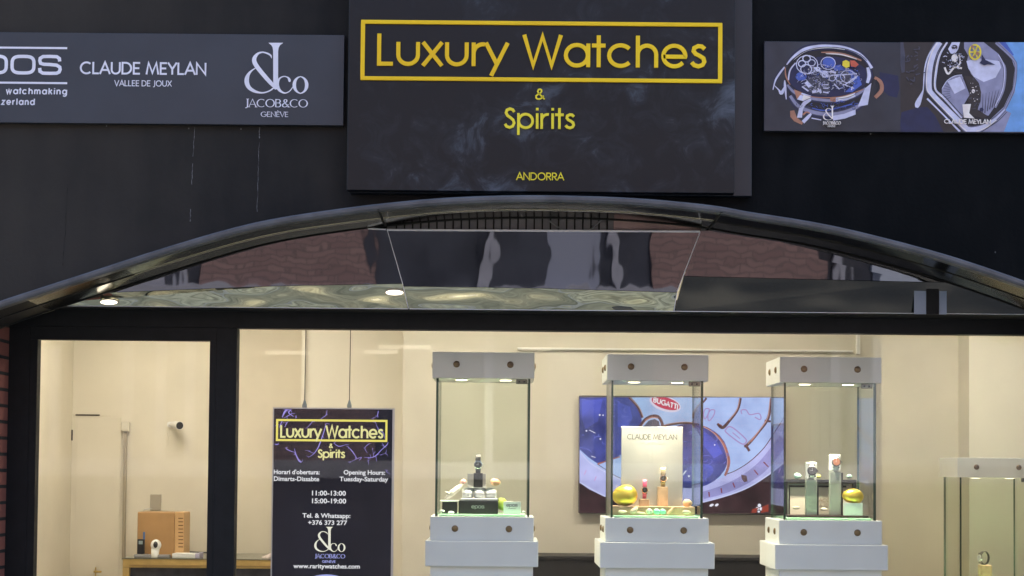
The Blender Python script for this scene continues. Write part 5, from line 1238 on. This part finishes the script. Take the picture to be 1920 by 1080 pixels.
# wall camera, conduit, plate
t = thing('wall_camera', 'white bullet camera with black face on the rear wall', 'camera', W(320, 796, YB))
c0 = W(319, 796, YB-.001); c1_ = W(326, 796.5, YB-.05); c2_ = W(337, 798, YB-.16)
bm = B(); tube(bm, [c0, c0+Vector((0, -.012, 0))], .02, n=16); tube(bm, [c0+Vector((0, -.01, 0)), c1_], .009, n=8); obj('bracket', bm, M_WHITE, t)
bm = B(); d = (c2_-c1_).normalized(); tube(bm, [c1_-d*.005, c1_+d*.01, c2_], [.018, .026, .028], n=20); obj('body', bm, M_WHITE, t)
bm = B(); tube(bm, [c2_+d*.0003, c2_+d*.004], [.025, .023], n=20); obj('face', bm, M_BLACK, t)
bm = B(); tube(bm, [c0+Vector((-.01, -.004, -.01)), c0+Vector((-.012, -.004, -.14))], .003, n=6); obj('cable', bm, M_WALL2, t)
t = thing('wall_conduit', 'cream wall box with a cable conduit running down the rear wall', 'conduit', W(233, 800, YB))
a = R(226.5, 791, 241.5, 809, YB-.05); bm = B(); box(bm, a[0], a[1], YB-.05, YB-.001, a[2], a[3], bev=.006); obj('junction_box', bm, mat('cream_plastic', (.60, .56, .46), .5), t)
a = R(230, 809, 235.5, 1050, YB-.03); bm = B(); box(bm, a[0], a[1], YB-.03, YB-.001, a[2], W(233, 809.5, YB-.03).z, bev=.003); obj('conduit', bm, mat('conduit_tan', (.36, .31, .23), .5), t)
a = R(281.5, 927, 302, 957, YB-.01); bm = B(); box(bm, a[0], a[1], YB-.012, YB-.001, a[2], a[3], bev=.003); tag(obj('wall_plate', bm, mat('grey_plate', (.40, .36, .29), .5)), 'plain grey wall plate just above the tan wooden box', 'wall plate')

# ------------------------------------------------------------ ceiling lights of the shop room (fixtures above the window head)
M_ROOMLAMP = mat('room_lamp', (.8, .8, .8), .5, emit=(1, .90, .74), estr=8.3)
def ceiling_light(x, y, w, d, label):
    o = thing('ceiling_light', label, 'lamp', (x, y, ZC), 0, 'ceiling lights inside the shop')
    bm = B(); box(bm, x-w/2-.02, x+w/2+.02, y-d/2-.02, y+d/2+.02, ZC-.03, ZC-.001, bev=.004); obj('housing', bm, M_WHITE, o)
    bm = B(); box(bm, x-w/2, x+w/2, y-d/2, y+d/2, ZC-.036, ZC-.0305); obj('diffuser', bm, M_ROOMLAMP, o)
for x, y, n_ in ((-2.2, 2.5, 'at the rear above the counter'), (-1.9, 1.2, 'above the door'), (-.4, 1.2, 'above the screen'), (1.1, 1.15, 'above the television'), (2.8, 2.4, 'above the farthest case')):
    ceiling_light(x, y, .9, .25, 'warm ceiling light panel '+n_)
